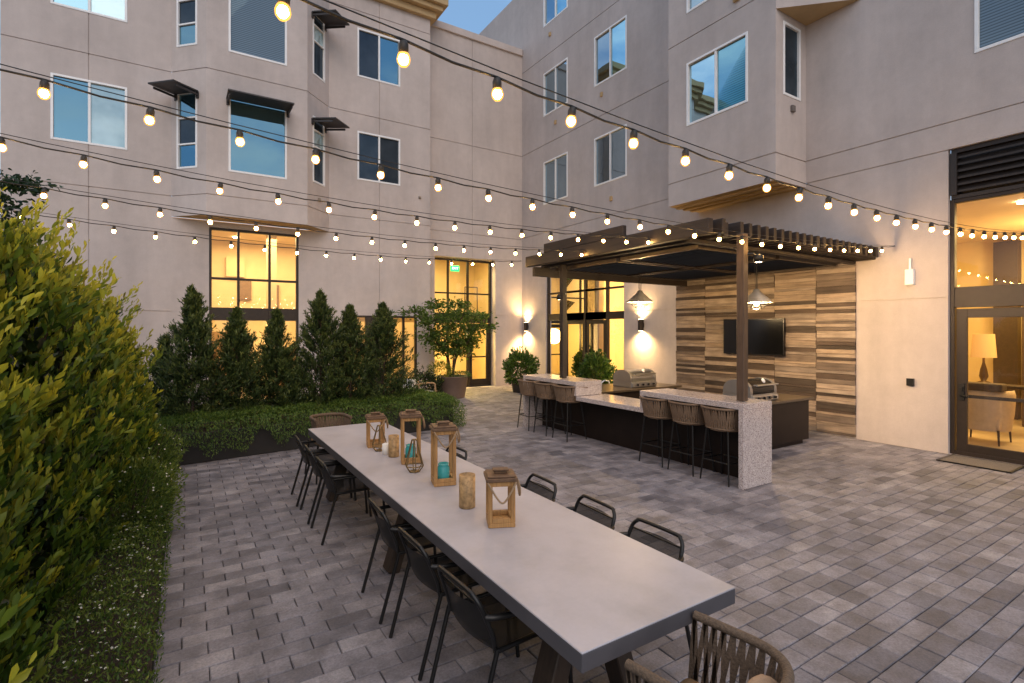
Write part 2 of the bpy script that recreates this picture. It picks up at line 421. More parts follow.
# ------------------------------------------------------------------ ground
g = MB(); g.quad((-400,-400,-.03),(400,-400,-.03),(400,400,-.03),(-400,400,-.03))
o = g.build('ground', SAND); o['kind'] = 'structure'
pv = MB()
RH, BL = .14, .275
rows = int((16.2+2.0)/RH)
def paver(x0, x1, y0, y1, z):
    gp, c = .002, .0045
    x0 += gp+random.uniform(0,.0014); x1 -= gp+random.uniform(0,.0014); y0 += gp+random.uniform(0,.0014); y1 -= gp+random.uniform(0,.0014)
    j = lambda: random.uniform(-.002,.002)
    zs = [z+random.uniform(-.0015,.0015) for _ in range(4)]
    v = [(x0,y0,-.028),(x1,y0,-.028),(x1,y1,-.028),(x0,y1,-.028),
         (x0,y0,z-c),(x1,y0,z-c),(x1,y1,z-c),(x0,y1,z-c),
         (x0+c+j(),y0+c+j(),zs[0]),(x1-c+j(),y0+c+j(),zs[1]),(x1-c+j(),y1-c+j(),zs[2]),(x0+c+j(),y1-c+j(),zs[3])]
    pv.add(v, [(8,9,10,11),(4,5,9,8),(5,6,10,9),(6,7,11,10),(7,4,8,11),(0,1,5,4),(1,2,6,5),(2,3,7,6),(3,0,4,7)])
for r in range(rows):
    y0 = -2.0 + r*RH; off = (r % 2)*BL/2 + random.uniform(-.01,.01)
    x = -.17
    first = True
    while x < 10.1:
        L = (BL - off) if first and off > .03 else BL*random.choice((1,1,1,1,.74)) if x > 3 else BL
        first = False
        x1 = min(x+L, 10.105)
        if x1 - x > .03: paver(x, x1, y0, y0+RH, random.uniform(-.002,.002))
        x = x1
o = pv.build('paved_patio', PAVER); o['kind'] = 'structure'
so_ = MB(); so_.box(-3.4,-.175,-1.5,9.5,-.029,.02); o = so_.build('planting_bed', SOIL); o['kind'] = 'structure'

# ------------------------------------------------------------------ walls
class Plane:
    def __init__(s, o, u, n): s.o = Vector((o[0],o[1],0)); s.u = Vector((u[0],u[1],0)); s.n = Vector((n[0],n[1],0))
    def p(s, u, d, z): return s.o + s.u*u + s.n*d + Vector((0,0,z))
    def box(s, m, u0, u1, d0, d1, z0, z1):
        v = [s.p(u0,d0,z0),s.p(u1,d0,z0),s.p(u1,d1,z0),s.p(u0,d1,z0),s.p(u0,d0,z1),s.p(u1,d0,z1),s.p(u1,d1,z1),s.p(u0,d1,z1)]
        m.add(v, [(0,3,2,1),(4,5,6,7),(0,1,5,4),(1,2,6,5),(2,3,7,6),(3,0,4,7)])
def wall(m, pl, u0, u1, z0, z1, holes=(), hj=(), vj=(), rev=.1, jd=.02, jw=.02):
    us = {u0,u1}; zs = {z0,z1}
    for a,b,c,d in holes: us |= {max(a,u0),min(b,u1)}; zs |= {max(c,z0),min(d,z1)}
    for j in hj: zs |= {j-jw/2, j+jw/2}
    for j in vj: us |= {j-jw/2, j+jw/2}
    us = sorted(us); zs = sorted(zs)
    us = [u for i,u in enumerate(us) if i == 0 or u-us[i-1] > 1e-5]; zs = [z for i,z in enumerate(zs) if i == 0 or z-zs[i-1] > 1e-5]
    def hole(u,z): return any(a<u<b and c<z<d for a,b,c,d in holes)
    def isj(u,z): return any(abs(z-j) < jw/2 for j in hj) or any(abs(u-j) < jw/2 for j in vj)
    for i in range(len(us)-1):
        for k in range(len(zs)-1):
            a,b,c,d = us[i],us[i+1],zs[k],zs[k+1]; um,zm = (a+b)/2,(c+d)/2
            if hole(um,zm): continue
            dp = -jd if isj(um,zm) else 0
            m.quad(pl.p(a,dp,c),pl.p(b,dp,c),pl.p(b,dp,d),pl.p(a,dp,d))
            if dp:
                if b-a <= jw*1.01:
                    m.quad(pl.p(a,0,c),pl.p(a,dp,c),pl.p(a,dp,d),pl.p(a,0,d)); m.quad(pl.p(b,0,c),pl.p(b,dp,c),pl.p(b,dp,d),pl.p(b,0,d))
                if d-c <= jw*1.01:
                    m.quad(pl.p(a,0,c),pl.p(b,0,c),pl.p(b,dp,c),pl.p(a,dp,c)); m.quad(pl.p(a,0,d),pl.p(b,0,d),pl.p(b,dp,d),pl.p(a,dp,d))
    for a,b,c,d in holes:
        m.quad(pl.p(a,0,c),pl.p(a,-rev,c),pl.p(a,-rev,d),pl.p(a,0,d)); m.quad(pl.p(b,0,c),pl.p(b,-rev,c),pl.p(b,-rev,d),pl.p(b,0,d))
        m.quad(pl.p(a,0,c),pl.p(b,0,c),pl.p(b,-rev,c),pl.p(a,-rev,c)); m.quad(pl.p(a,0,d),pl.p(b,0,d),pl.p(b,-rev,d),pl.p(a,-rev,d))

def window(pl, par, u0, u1, z0, z1, mull=(), trans=(), mats=(P_SKY,), fw=.05):
    m = MB(); e = .0015
    pl.box(m, u0+e, u0+fw, -.07, .012, z0+e, z1-e); pl.box(m, u1-fw, u1-e, -.07, .012, z0+e, z1-e)
    pl.box(m, u0+fw, u1-fw, -.07, .012, z0+e, z0+fw); pl.box(m, u0+fw, u1-fw, -.07, .012, z1-fw, z1-e)
    xs = [u0+fw] + [u0+(u1-u0)*f for f in mull] + [u1-fw]
    zz = [z0+fw] + [z0+(z1-z0)*f for f in trans] + [z1-fw]
    for f in mull:
        x = u0+(u1-u0)*f; pl.box(m, x-.025, x+.025, -.065, .004, z0+fw, z1-fw)
    for f in trans:
        z = z0+(z1-z0)*f
        for i in range(len(xs)-1):
            a = xs[i]+(.025 if i else 0); b = xs[i+1]-(.025 if i < len(xs)-2 else 0)
            pl.box(m, a, b, -.065, .004, z-.02, z+.02)
    fr = m.build('window', WHITE, par, bev=.004)
    k = 0
    for i in range(len(xs)-1):
        for j in range(len(zz)-1):
            q = MB(); a,b,c,d = xs[i],xs[i+1],zz[j],zz[j+1]; dd = -.035 - .012*(i % 2)
            q.quad(pl.p(a-.01,dd,c-.01),pl.p(b+.01,dd,c-.01),pl.p(b+.01,dd,d+.01),pl.p(a-.01,dd,d+.01))
            q.build('pane', mats[k % len(mats)], fr); k += 1
    return fr
def storefront(pl, par, u0, u1, z0, z1, mull, trans, d=-.1, bw=.06, dep=.1, name='storefront_window', mat=BRONZE, skip=()):
    """bronze framed glazing; mull/trans are centre positions (pos, width)"""
    m = MB()
    xs = [(u0+bw/2,bw)] + list(mull) + [(u1-bw/2,bw)]
    zs = [(z0+bw/2,bw)] + list(trans) + [(z1-bw/2,bw)]
    for x,wd in xs: pl.box(m, x-wd/2+.001, x+wd/2-.001, d-dep/2, d+dep/2, z0+.001, z1-.001)
    for i in range(len(xs)-1):
        a = xs[i][0]+xs[i][1]/2; b = xs[i+1][0]-xs[i+1][1]/2
        for z,h in zs: pl.box(m, a, b, d-dep/2+.004, d+dep/2-.004, z-h/2+.001, z+h/2-.001)
    fr = m.build(name, mat, par, bev=.004)
    for i in range(len(xs)-1):
        for k in range(len(zs)-1):
            if (i,k) in skip: continue
            a = xs[i][0]+xs[i][1]/2; b = xs[i+1][0]-xs[i+1][1]/2; c = zs[k][0]+zs[k][1]/2; dd = zs[k+1][0]-zs[k+1][1]/2
            q = MB(); q.quad(pl.p(a-.005,d,c-.005),pl.p(b+.005,d,c-.005),pl.p(b+.005,d,dd+.005),pl.p(a-.005,d,dd+.005)); q.build('pane', GLASS, fr)
    return fr
def glass_door(pl, par, u0, u1, z0, z1, d=-.1, stile=.1, top=.12, bot=.25, bar=None, handle=None, mat=BRONZE2):
    m = MB(); t = .025
    pl.box(m, u0, u0+stile, d-t, d+t, z0, z1); pl.box(m, u1-stile, u1, d-t, d+t, z0, z1)
    pl.box(m, u0+stile, u1-stile, d-t, d+t, z0, z0+bot); pl.box(m, u0+stile, u1-stile, d-t, d+t, z1-top, z1)
    dr = m.build('door', mat, par, bev=.003)
    q = MB(); q.quad(pl.p(u0+stile-.005,d,z0+bot-.005),pl.p(u1-stile+.005,d,z0+bot-.005),pl.p(u1-stile+.005,d,z1-top+.005),pl.p(u0+stile-.005,d,z1-top+.005)); q.build('pane', GLASS, dr)
    if bar is not None:
        b = MB(); pl.box(b, u0+stile, u1-stile, d-.06, d-.03, bar-.025, bar+.025); b.build('push_bar', BRONZE, dr)
    if handle is not None:
        h = MB(); uu = u0+stile/2 if handle < 0 else u1-stile/2
        pl.box(h, uu-.035, uu+.035, d+t, d+t+.02, .86, 1.12); pl.box(h, uu-.02, uu+.02, d+t+.02, d+t+.045, 1.0, 1.06)
        h.tube([pl.p(uu,d+t+.02,.93),pl.p(uu,d+t+.06,.93),pl.p(uu+(.1 if handle<0 else -.1),d+t+.06,.93)], .011, 8)
        h.build('handle', BLACKM, dr)
    return dr
def sunshade(pl, par, u0, u1, z, proj=.72):
    m = MB()
    v = [(u0,.03,z),(u1,.03,z),(u1,proj,z-.06),(u0,proj,z-.06)]
    top = [pl.p(*q) for q in v]; th = Vector((0,0,.035))
    m.add([p for p in top]+[p+th for p in top], [(0,3,2,1),(4,5,6,7),(0,1,5,4),(1,2,6,5),(2,3,7,6),(3,0,4,7)])
    for u in (u0+.04, u1-.04):
        m.obox(pl.p(u,.0,z-.05), pl.p(u,proj*.85,z-.1), .03, .05)
        pl.box(m, u-.035, u+.035, 0, .03, z-.14, z+.02)
    return m.build('sunshade', SHADE, par, bev=.004)
def vent(pl, par, u, z, s=.09):
    m = MB(); pl.box(m, u-s/2, u+s/2, 0, .045, z-s/2, z+s/2); pl.box(m, u-s/3, u+s/3, .045, .06, z-s/3, z+s/3*.4)
    m.build('vent', simple('vent_paint', (.3,.25,.2), .7), par, bev=.006)
def room(name, par, x0, x1, y0, y1, z0, z1, open_side, floor_mat=TILE):
    m = MB()
    m.quad((x0,y0,z1),(x1,y0,z1),(x1,y1,z1),(x0,y1,z1))
    if open_side != 'y0': m.quad((x0,y0,z0),(x1,y0,z0),(x1,y0,z1),(x0,y0,z1))
    if open_side != 'x0': m.quad((x0,y0,z0),(x0,y1,z0),(x0,y1,z1),(x0,y0,z1))
    m.quad((x1,y0,z0),(x1,y1,z0),(x1,y1,z1),(x1,y0,z1)); m.quad((x0,y1,z0),(x1,y1,z0),(x1,y1,z1),(x0,y1,z1))
    r = m.build(name, WARMW, par)
    f = MB(); f.quad((x0,y0,z0),(x1,y0,z0),(x1,y1,z0),(x0,y1,z0)); f.build('interior_floor', floor_mat, r)
    return r

# ---- left wing
LW = thing('apartment_building', 'pale stucco wing on the left with a projecting angled window bay and flat sunshades', 'building', (0,0,0))
PL = Plane((0,14.84),(1,0),(0,-1))
HJ = (2.40, 5.17, 8.15, 11.1)
gw = (.45,2.54,.0,4.52); gw2 = (3.71,5.92,.0,2.37)
upw = [(-2.53,-1.18,6.11,7.56),(-2.53,-1.18,9.06,10.5),(4.11,5.39,6.26,7.66),(4.11,5.39,9.22,10.62)]
m = MB()
wall(m, PL, -3.32, -.33, 0, 11.75, upw[:2], HJ, (-1.88,), .08)
wall(m, PL, 3.33, 6.35, 0, 11.75, upw[2:]+[gw2], HJ[1:], (4.75,), .08)
wall(m, PL, -.33, 3.33, 0, 4.66, [gw], (), (), .16)
m.quad((-3.32,14.84,0),(-3.32,24,0),(-3.32,24,11.75),(-3.32,14.84,11.75))
m.quad((6.35,14.84,0),(6.35,15.45,0),(6.35,15.45,11.75),(6.35,14.84,11.75))
# bay
s2 = math.sqrt(.5)
BF = Plane((0,14.14),(1,0),(0,-1)); BLf = Plane((-.33,14.84),(s2,-s2),(-s2,-s2)); BRf = Plane((2.63,14.14),(s2,s2),(s2,-s2))
ln = .7*math.sqrt(2)
bw = [(.83,2.14,5.77,7.62),(.83,2.14,8.66,10.5)]; lw = [(.15,.74,5.8,7.64),(.15,.74,8.72,10.4)]; rw = [(.23,.79,5.87,7.62),(.23,.79,8.72,10.4)]
wall(m, BF, .37, 2.63, 4.68, 11.75, bw, HJ[1:], (), .08)
wall(m, BLf, 0, ln, 4.68, 11.75, lw, HJ[1:], (), .08)
wall(m, BRf, 0, ln, 4.68, 11.75, rw, HJ[1:], (), .08)
m.build('wall', STUCCO, LW)
m = MB(); m.add([(-.33,14.84,4.68),(.37,14.14,4.68),(2.63,14.14,4.68),(3.33,14.84,4.68)], [(0,1,2,3)]); m.build('bay_soffit', SOFFIT, LW)
m = MB()
for (ov, z0, z1) in ((.14,11.55,11.75),(.3,11.751,11.9),(.42,11.901,12.12)):
    m.box(-3.4, 6.36+ov, 14.84-ov, 16, z0, z1)
    m.prism([(-.4,14.84-ov+.001,z0),(.3,14.14-ov,z0),(2.7,14.14-ov,z0),(3.4,14.84-ov+.001,z0)], (0,0,z1-z0-.001))
m.build('cornice', SOFFIT, LW, bev=.01)
window(PL, LW, *upw[0], mull=(.49,), mats=(P_SKY,P_CURT)); window(PL, LW, *upw[1], mull=(.49,), mats=(P_SKY,P_CURT))
window(PL, LW, *upw[2], mull=(.5,), mats=(P_DARK,P_DARK)); window(PL, LW, *upw[3], mull=(.5,), mats=(P_DARK,P_SKY))
window(BF, LW, *bw[0], mats=(P_SKY,)); window(BF, LW, *bw[1], mats=(P_BLIND,))
for q in lw: window(BLf, LW, *q, trans=(.32,.66), mats=(P_SKY,P_DARK,P_SKY))
for q in rw: window(BRf, LW, *q, trans=(.55,.8), mats=(P_DARK,P_CURT,P_DARK))
sunshade(BF, LW, .78, 2.2, 7.5); sunshade(BLf, LW, .1, .8, 7.58); sunshade(BRf, LW, .16, .84, 7.5); sunshade(BRf, LW, .16, .84, 10.3)
vent(BRf, LW, .5, 5.45); vent(PL, LW, 6.0, 6.0, .07)
sf = storefront(PL, LW, gw[0], gw[1], 0, 4.52, [(1.1,.06),(1.83,.06)], [(2.36,.32),(3.25,.06)])
sf = storefront(PL, LW, gw2[0], gw2[1], 0, 2.37, [(4.6,.5),(5.5,.06)], [], d=-.05)
rm = room('interior_room', LW, -.6, 6.2, 15.0, 18.2, 0, 4.7, 'y0')
# things on the wall inside: mid floor beam, column, cabinets, picture
m = MB(); m.box(-.6,6.2,15.6,15.75,2.2,2.5); m.box(1.95,2.2,16.4,16.65,0,4.69); m.box(1.0,1.5,18.05,18.18,3.6,4.2); m.build('interior_column', WARMW, LW)
m = MB(); m.box(.6,1.3,17.6,18.1,0.01,1.9); m.box(2.4,3.2,17.7,18.1,0.01,1.4); m.box(1.35,1.7,18.12,18.19,2.9,3.5); m.box(2.3,2.5,18.1,18.19,2.6,3.4); m.build('interior_cabinet', simple('cabinet_wood', (.22,.13,.06), .5), LW)
area('room_light', (1.6,16.2,4.6), 2.2, 190, (1,.72,.34)); area('room_light', (4.6,16.2,4.6), 1.8, 125, (1,.72,.34))
area('room_light_low', (1.5,16.4,2.18), 1.6, 60, (1,.72,.34))

m = MB()
for x in (.9,1.9,3.0,4.6,5.5): m.lathe([(0,0),(.07,0),(.07,.015),(0,.015)], 14, (x,15.6,4.67)); m.lathe([(0,0),(.07,0),(.07,.015),(0,.015)], 14, (x+.3,17.2,4.67))
m.build('downlight', BULBS, LW)['kind'] = 'stuff'
# ---- recess link
RK = thing('apartment_building', 'narrow lower link wall recessed between the two wings with tall lit glazed door', 'building', (8,15.4,0))
PR = Plane((0,15.4),(1,0),(0,-1))
rs = (6.75,9.02,0,4.36)
m = MB(); wall(m, PR, 6.35, 10.12, 0, 11.72, [rs], (5.17,8.15,2.45), (8.11,), .4)
m.build('wall', STUCCO, RK, True)
m = MB(); m.box(6.3,10.11,15.33,15.8,11.72,11.95); m.build('parapet_coping', STUCCO, RK, True, bev=.01)
PRd = Plane((0,15.72),(1,0),(0,-1))
sfr = storefront(PRd, RK, 6.77, 9.0, 0, 4.34, [(7.36,.05),(8.1,.06)], [(2.36,.34),(3.19,.05)], d=0, skip=((2,0),))
sfr.matrix_parent_inverse = Matrix.Translation((-8,-15.4,0))
dr = glass_door(PRd, RK, 8.16, 8.93, .01, 2.17, d=.0, stile=.11, top=.13, bot=.25, bar=1.02, handle=-1)
dr.matrix_parent_inverse = Matrix.Translation((-8,-15.4,0))
point('room_fill', (8.0,16.6,1.7), 160, (1,.7,.24), .3)  # added fill light, spills gold out past the recessed door
rm = room('interior_room', RK, 6.3, 9.9, 15.82, 18.6, 0, 4.8, 'y0'); rm.matrix_parent_inverse = Matrix.Translation((-8,-15.4,0))
m = MB(); 
for x in (8.45,8.55,8.95): m.tube([(x,16.6,2.55),(x,16.6,3.5)], .02, 6)
m.tube([(8.45,16.6,3.5),(8.95,16.6,3.5)], .02, 6); m.box(7.0,9.88,16.5,18.5,2.4,2.52); m.build('stair_landing', simple('rail', (.1,.07,.05), .5), RK, True)
area('room_light', (7.9,16.3,4.7), 1.3, 190, (1,.74,.3)); area('room_light_low', (7.9,16.4,2.3), 1.0, 120, (1,.7,.22))
def exit_sign(loc, rotz, label, w=.32):
    t = thing('exit_sign', label, 'exit sign', loc, rotz)
    m = MB(); m.box(-w/2,w/2,0,.04,0,w*.62); m.build('sign_case', EXITG, t, bev=.004)
    cu = bpy.data.curves.new('exit_text', 'FONT'); cu.body = 'EXIT'; cu.size = w*.36; cu.align_x = 'CENTER'; cu.align_y = 'CENTER'; cu.extrude = .002
    tmp = bpy.data.objects.new('tmp_text', cu); COL.objects.link(tmp)
    bpy.context.view_layer.update()
    me = bpy.data.meshes.new_from_object(tmp.evaluated_get(bpy.context.evaluated_depsgraph_get()))
    bpy.data.objects.remove(tmp)
    o = bpy.data.objects.new('lettering', me); COL.objects.link(o); me.materials.clear(); me.materials.append(EXITW)
    o.rotation_euler = (PI/2,0,0); o.location = (0,-.004,w*.31); o.parent = t
exit_sign((7.72,15.9,3.95), 0, 'green lit exit sign behind the tall glazing above the potted maple')
exit_sign((10.3,13.6,3.68), -PI/2, 'green lit exit sign at the top left of the double door glazing', .24)

# ---- right wing
RW = thing('apartment_building', 'grey beige stucco wing on the right with a boxed bay and louvred entrance', 'building', (10.12,5,0))
TR = Matrix.Translation((-10.12,-5,0))
PX = Plane((10.12,0),(0,1),(-1,0))
rwin = [(12.78,14.08,12.1,13.5),(10.2,11.53,9.08,10.54),(12.78,14.08,9.1,10.54),(10.2,11.53,6.15,7.57),(12.78,14.08,6.14,7.57),(1.5,2.88,6.15,7.6),(10.2,11.53,12.1,13.5)]
st1 = (10.31,13.95,0,4.1); st2 = (.7,3.2,0,4.79)
m = MB()
wall(m, PX, -1.5, 5.4, 0, 14.1, [rwin[5], st2], (2.46,4.78,5.21,8.15,11.1), (), .1)
wall(m, PX, 5.4, 7.88, 0, 14.1, [], (2.46,5.21), (), .1)
wall(m, PX, 7.88, 22, 0, 14.1, rwin[:5]+rwin[6:]+[st1], (2.46,5.21,8.15,11.1), (), .1)
m.quad((10.12,-1.5,0),(20,-1.5,0),(20,-1.5,14.1),(10.12,-1.5,14.1))
# boxed bay
BX = Plane((9.1,0),(0,1),(-1,0)); BXs = Plane((0,5.4),(1,0),(0,-1))
bxw = [(5.95,7.39,6.33,7.69),(5.95,7.39,8.76,10.4)]; bxs = [(9.34,9.92,6.32,7.69)]
wall(m, BX, 5.4, 7.88, 4.7, 14.1, bxw, (5.2,8.22,11.1), (), .08)
wall(m, BXs, 9.1, 10.12, 4.7, 14.1, bxs, (5.2,), (), .08)
m.quad((9.1,7.88,4.7),(10.12,7.88,4.7),(10.12,7.88,14.1),(9.1,7.88,14.1))
# chamfered upper corner of the bay
m.quad((9.1,5.398,7.83),(10.115,4.42,7.83),(10.115,4.42,14.1),(9.1,5.398,14.1))
m.build('wall', STUCCO2, RW, True)
m = MB(); m.quad((9.1,5.4,4.7),(10.12,5.4,4.7),(10.12,7.88,4.7),(9.1,7.88,4.7))
m.build('bay_soffit', SOFFIT, RW, True)
m = MB(); m.add([(9.1,5.397,7.83),(10.115,5.397,7.83),(10.115,4.42,7.83)], [(0,1,2)]); m.build('corner_soffit', SOFFIT, RW, True)
m = MB()
for dx in (.18,.42,.66): m.box(9.1+dx, 9.1+dx+.1, 5.45, 7.83, 4.66, 4.699)
m.build('soffit_batten', SOFFIT, RW, True)
def rwn(*a, **k):
    f = window(*a, **k); f.matrix_parent_inverse = TR; return f
for i, mt in ((0,(P_DARK,P_SKY)),(1,(P_DARK,P_SKY)),(2,(P_DARK,P_DARK)),(3,(P_DARK,P_DARK)),(4,(P_DARK,P_DARK)),(5,(P_BLIND,P_BLIND)),(6,(P_DARK,P_DARK))):
    rwn(PX, RW, *rwin[i], mull=(.5,), mats=mt[::-1])
rwn(BX, RW, *bxw[0], mull=(.5,), mats=(P_BLINDB,P_BLIND)); rwn(BX, RW, *bxw[1], mull=(.5,), mats=(P_CURT,P_DARK))
rwn(BXs, RW, *bxs[0], mats=(P_DARK,))
for u, z in ((10.8,5.66),(13.7,11.7),(11.2,8.75),(13.4,8.7)):
    m = MB(); PX.box(m, u-.045, u+.045, 0, .05, z-.06, z+.06); m.build('vent', SOFFIT, RW, True, bev=.006)
m = MB(); BX.box(m, 6.1,6.25,0,.05,8.38,8.53); BX.box(m, 6.13,6.22,.05,.07,8.4,8.49); m.build('vent', SOFFIT, RW, True, bev=.006)
m = MB(); BXs.box(m, 9.58,9.68,0,.05,6.05,6.17); m.build('vent', simple('vent_grey', (.15,.13,.12), .6), RW, True, bev=.006)
m = MB(); m.tube([(10.05,8.02,8.2),(10.05,8.02,14)], .05, 10); m.build('downspout', WHITE, RW, True)
m = MB(); m.box(9.99,10.11,7.96,8.08,7.3,8.2); m.build('downspout_boot', SOFFIT, RW, True, bev=.01)
# double-door glazing
s1 = storefront(PX, RW, st1[0], st1[1], 0, 4.1, [(13.08,.07),(12.03,.07),(11.06,.07)], [(2.37,.22),(3.15,.06)], skip=((1,0),(2,0)) ); s1.matrix_parent_inverse = TR
for a, b, hd in ((11.1,12.02,None),(12.04,13.04,-1)):
    d_ = glass_door(PX, RW, a, b-.02, .01, 2.25, stile=.12, top=.12, bot=.2, bar=.95, handle=hd); d_.matrix_parent_inverse = TR
r1 = room('interior_room', RW, 10.3, 15.5, 9.2, 14.9, 0, 4.4, 'x0'); r1.matrix_parent_inverse = TR
area('room_light', (12.6,12.2,4.3), 2.8, 420, (1,.7,.3))
point('room_fill', (13.2,12.6,2.9), 560, (1,.7,.3), .4)  # added fill light, lifts the dim upper walls of this room
m = MB(); m.box(10.9,11.1,12.2,12.4,.01,4.38); m.box(14.9,15.4,10.4,12.6,.01,2.6); m.build('interior_column', simple('tan_panel', (.62,.47,.25), .7), RW, True)
# entrance with louvre on the far right
s2_ = storefront(PX, RW, st2[0], st2[1], 0, 4.0, [(2.0,.14)], [(2.46,.32)], d=-.12, mat=BRONZE2, skip=((1,0),)); s2_.matrix_parent_inverse = TR
d_ = glass_door(PX, RW, 2.09, 3.12, .01, 2.28, d=-.11, stile=.13, top=.14, bot=.17, bar=.92, handle=1); d_.matrix_parent_inverse = TR
m = MB(); PX.box(m, .72, 3.18, -.16, -.06, 4.002, 4.06); PX.box(m, .72, 3.18, -.16, -.06, 4.72, 4.788); PX.box(m, 3.1, 3.18, -.16, -.02, 4.06, 4.72); PX.box(m,.72,.8,-.16,-.02,4.06,4.72)
for k in range(6):
    z = 4.1+k*.105
    m.add([PX.p(.8,-.05,z),PX.p(3.1,-.05,z),PX.p(3.1,-.15,z+.1),PX.p(.8,-.15,z+.1),PX.p(.8,-.05,z+.03),PX.p(3.1,-.05,z+.03),PX.p(3.1,-.15,z+.13),PX.p(.8,-.15,z+.13)], [(0,1,2,3),(4,5,6,7),(0,1,5,4)])
PX.box(m, .72, 3.18, -.24, -.2, 4.0, 4.79); m.build('louvre', BRONZE, RW, True)
r2 = room('interior_room', RW, 10.3, 15.5, .2, 5.6, 0, 4.0, 'x0'); r2.matrix_parent_inverse = TR
area('room_light', (12.6,2.9,3.9), 2.4, 240, (1,.66,.22))
point('room_fill', (13.6,2.6,3.2), 110, (1,.66,.24), .3)  # added fill light for the room behind the entrance
m = MB(); m.box(14.2,14.6,2.6,3.3,.01,2.5); m.box(15.2,15.45,3.6,4.0,.01,3.9); m.build('interior_shelf', simple('shelf_wood', (.07,.045,.03), .5), RW, True)
m = MB(); m.lathe([(0,0),(.06,0),(.06,.02),(0,.02)], 16, (11.2,2.6,3.96)); m.lathe([(0,0),(.06,0),(.06,.02),(0,.02)], 16, (12.4,2.2,3.96)); m.build('downlight', BULBS, RW, True)

# interior furniture seen through the entrance door
t = thing('armchair', 'beige rounded armchair seen from behind through the right entrance door', 'armchair', (11.75,3.22,.001), 0); t.scale = (.9,.86,1.08)
m = MB(); prof = []
arc = [(.42*math.cos(a)*-1, .46*math.sin(a)) for a in np.linspace(-1.75,1.75,17)]
vs = []; 
for (x,y) in arc:
    for k,(f,z) in enumerate(((.9,.22),(1.0,.5),(1.04,.78),(.98,.86),(.86,.84),(.82,.5),(.8,.3))): vs.append((x*f,y*f,z))
m.add(vs, [(i*7+k,i*7+k+1,(i+1)*7+k+1,(i+1)*7+k) for i in range(16) for k in range(6)], True)
m.build('backrest', LEATH, t)
m = MB(); m.box(-.3,.42,-.34,.34,.24,.46); m.build('seat', LEATH, t, bev=.05, seg=3)
for x in (-.28,.36):
    for y in (-.3,.3): MB().tube([(x,y,.24),(x*1.05,y*1.05,0)], .022, 8, r1=.014).build('leg', DWOOD, t)
m = MB(); m.box(-.5,-.2,-.4,.42,.86,.99); 
t2 = tag(m.build('throw_blanket', simple('dark_throw', (.08,.06,.045), .9), None, bev=.03, seg=2), 'dark throw laid over the top of the beige armchair inside the right entrance', 'throw')
t2.location = (11.8,3.22,.06); t2.scale = (.9,.86,1)
t = thing('console_table', 'dark console table behind the armchair inside the right entrance', 'table', (13.0,3.45,.001))
m = MB(); m.box(-.2,.2,-.6,.6,.86,.92); m.build('tabletop', DWOOD, t, bev=.005)
for x in (-.16,.16):
    for y in (-.55,.55): MB().box(x-.02,x+.02,y-.02,y+.02,0,.86).build('leg', DWOOD, t)
t = thing('table_lamp', 'table lamp with drum shade glowing behind the glass of the right entrance', 'lamp', (13.0,3.56,.922))
MB().lathe([(0,0),(.11,0),(.11,.02),(.04,.05),(.07,.14),(.05,.28),(.02,.4),(.015,.62),(0,.62)], 20).build('lamp_base', simple('lamp_bronze', (.12,.08,.05), .35, .6), t)
MB().lathe([(.19,.5),(.16,.95)], 28).build('lamp_shade', LAMPSH, t)
point('lamp_bulb', (13.0,3.56,1.6), 2.5, (1,.7,.35))

# curtains inside the double-door glazing
def curtain(y0, y1, z0, z1, label):
    n = 40; vs = []
    for i in range(n+1):
        y = y0+(y1-y0)*i/n; x = 10.42+.03*math.sin(i*1.9)
        vs += [(x,y,z0),(x,y,z1)]
    m = MB(); m.add(vs, [(2*i,2*i+2,2*i+3,2*i+1) for i in range(n)], True)
    cm, nt, b = new_mat('patterned_curtain')
    tcn = N(nt,'ShaderNodeTexCoord'); v = N(nt,'ShaderNodeTexBrick'); mpn = N(nt,'ShaderNodeMapping'); mpn.inputs['Rotation'].default_value = (PI/2,0,PI/2); 
    sep = N(nt,'ShaderNodeSeparateXYZ'); cmb = N(nt,'ShaderNodeCombineXYZ'); nt.links.new(tcn.outputs['Object'], sep.inputs[0])
    nt.links.new(sep.outputs[2], cmb.inputs[0]); nt.links.new(sep.outputs[1], cmb.inputs[1])
    nt.links.new(cmb.outputs[0], v.inputs[0]); v.inputs['Scale'].default_value = 3.2; v.inputs['Color1'].default_value = (.16,.12,.09,1); v.inputs['Color2'].default_value = (.5,.42,.32,1); v.inputs['Mortar'].default_value = (.62,.52,.38,1); v.inputs['Mortar Size'].default_value = .05
    nt.links.new(v.outputs[0], b.inputs['Base Color']); b.inputs['Roughness'].default_value = .9
    tr = N(nt,'ShaderNodeBsdfTranslucent'); nt.links.new(v.outputs[0], tr.inputs[0]); mx = N(nt,'ShaderNodeMixShader'); mx.inputs[0].default_value = .7
    nt.links.new(b.outputs[0], mx.inputs[1]); nt.links.new(tr.outputs[0], mx.inputs[2]); nt.links.new(mx.outputs[0], nt.nodes['Material Output'].inputs[0])
    tag(m.build('curtain', cm), label, 'curtain')
curtain(13.1,13.85,.05,4.0,'patterned curtain hanging behind the left edge of the double door glazing')
curtain(10.36,10.58,.05,4.0,'patterned curtain hanging behind the right edge of the double door glazing')

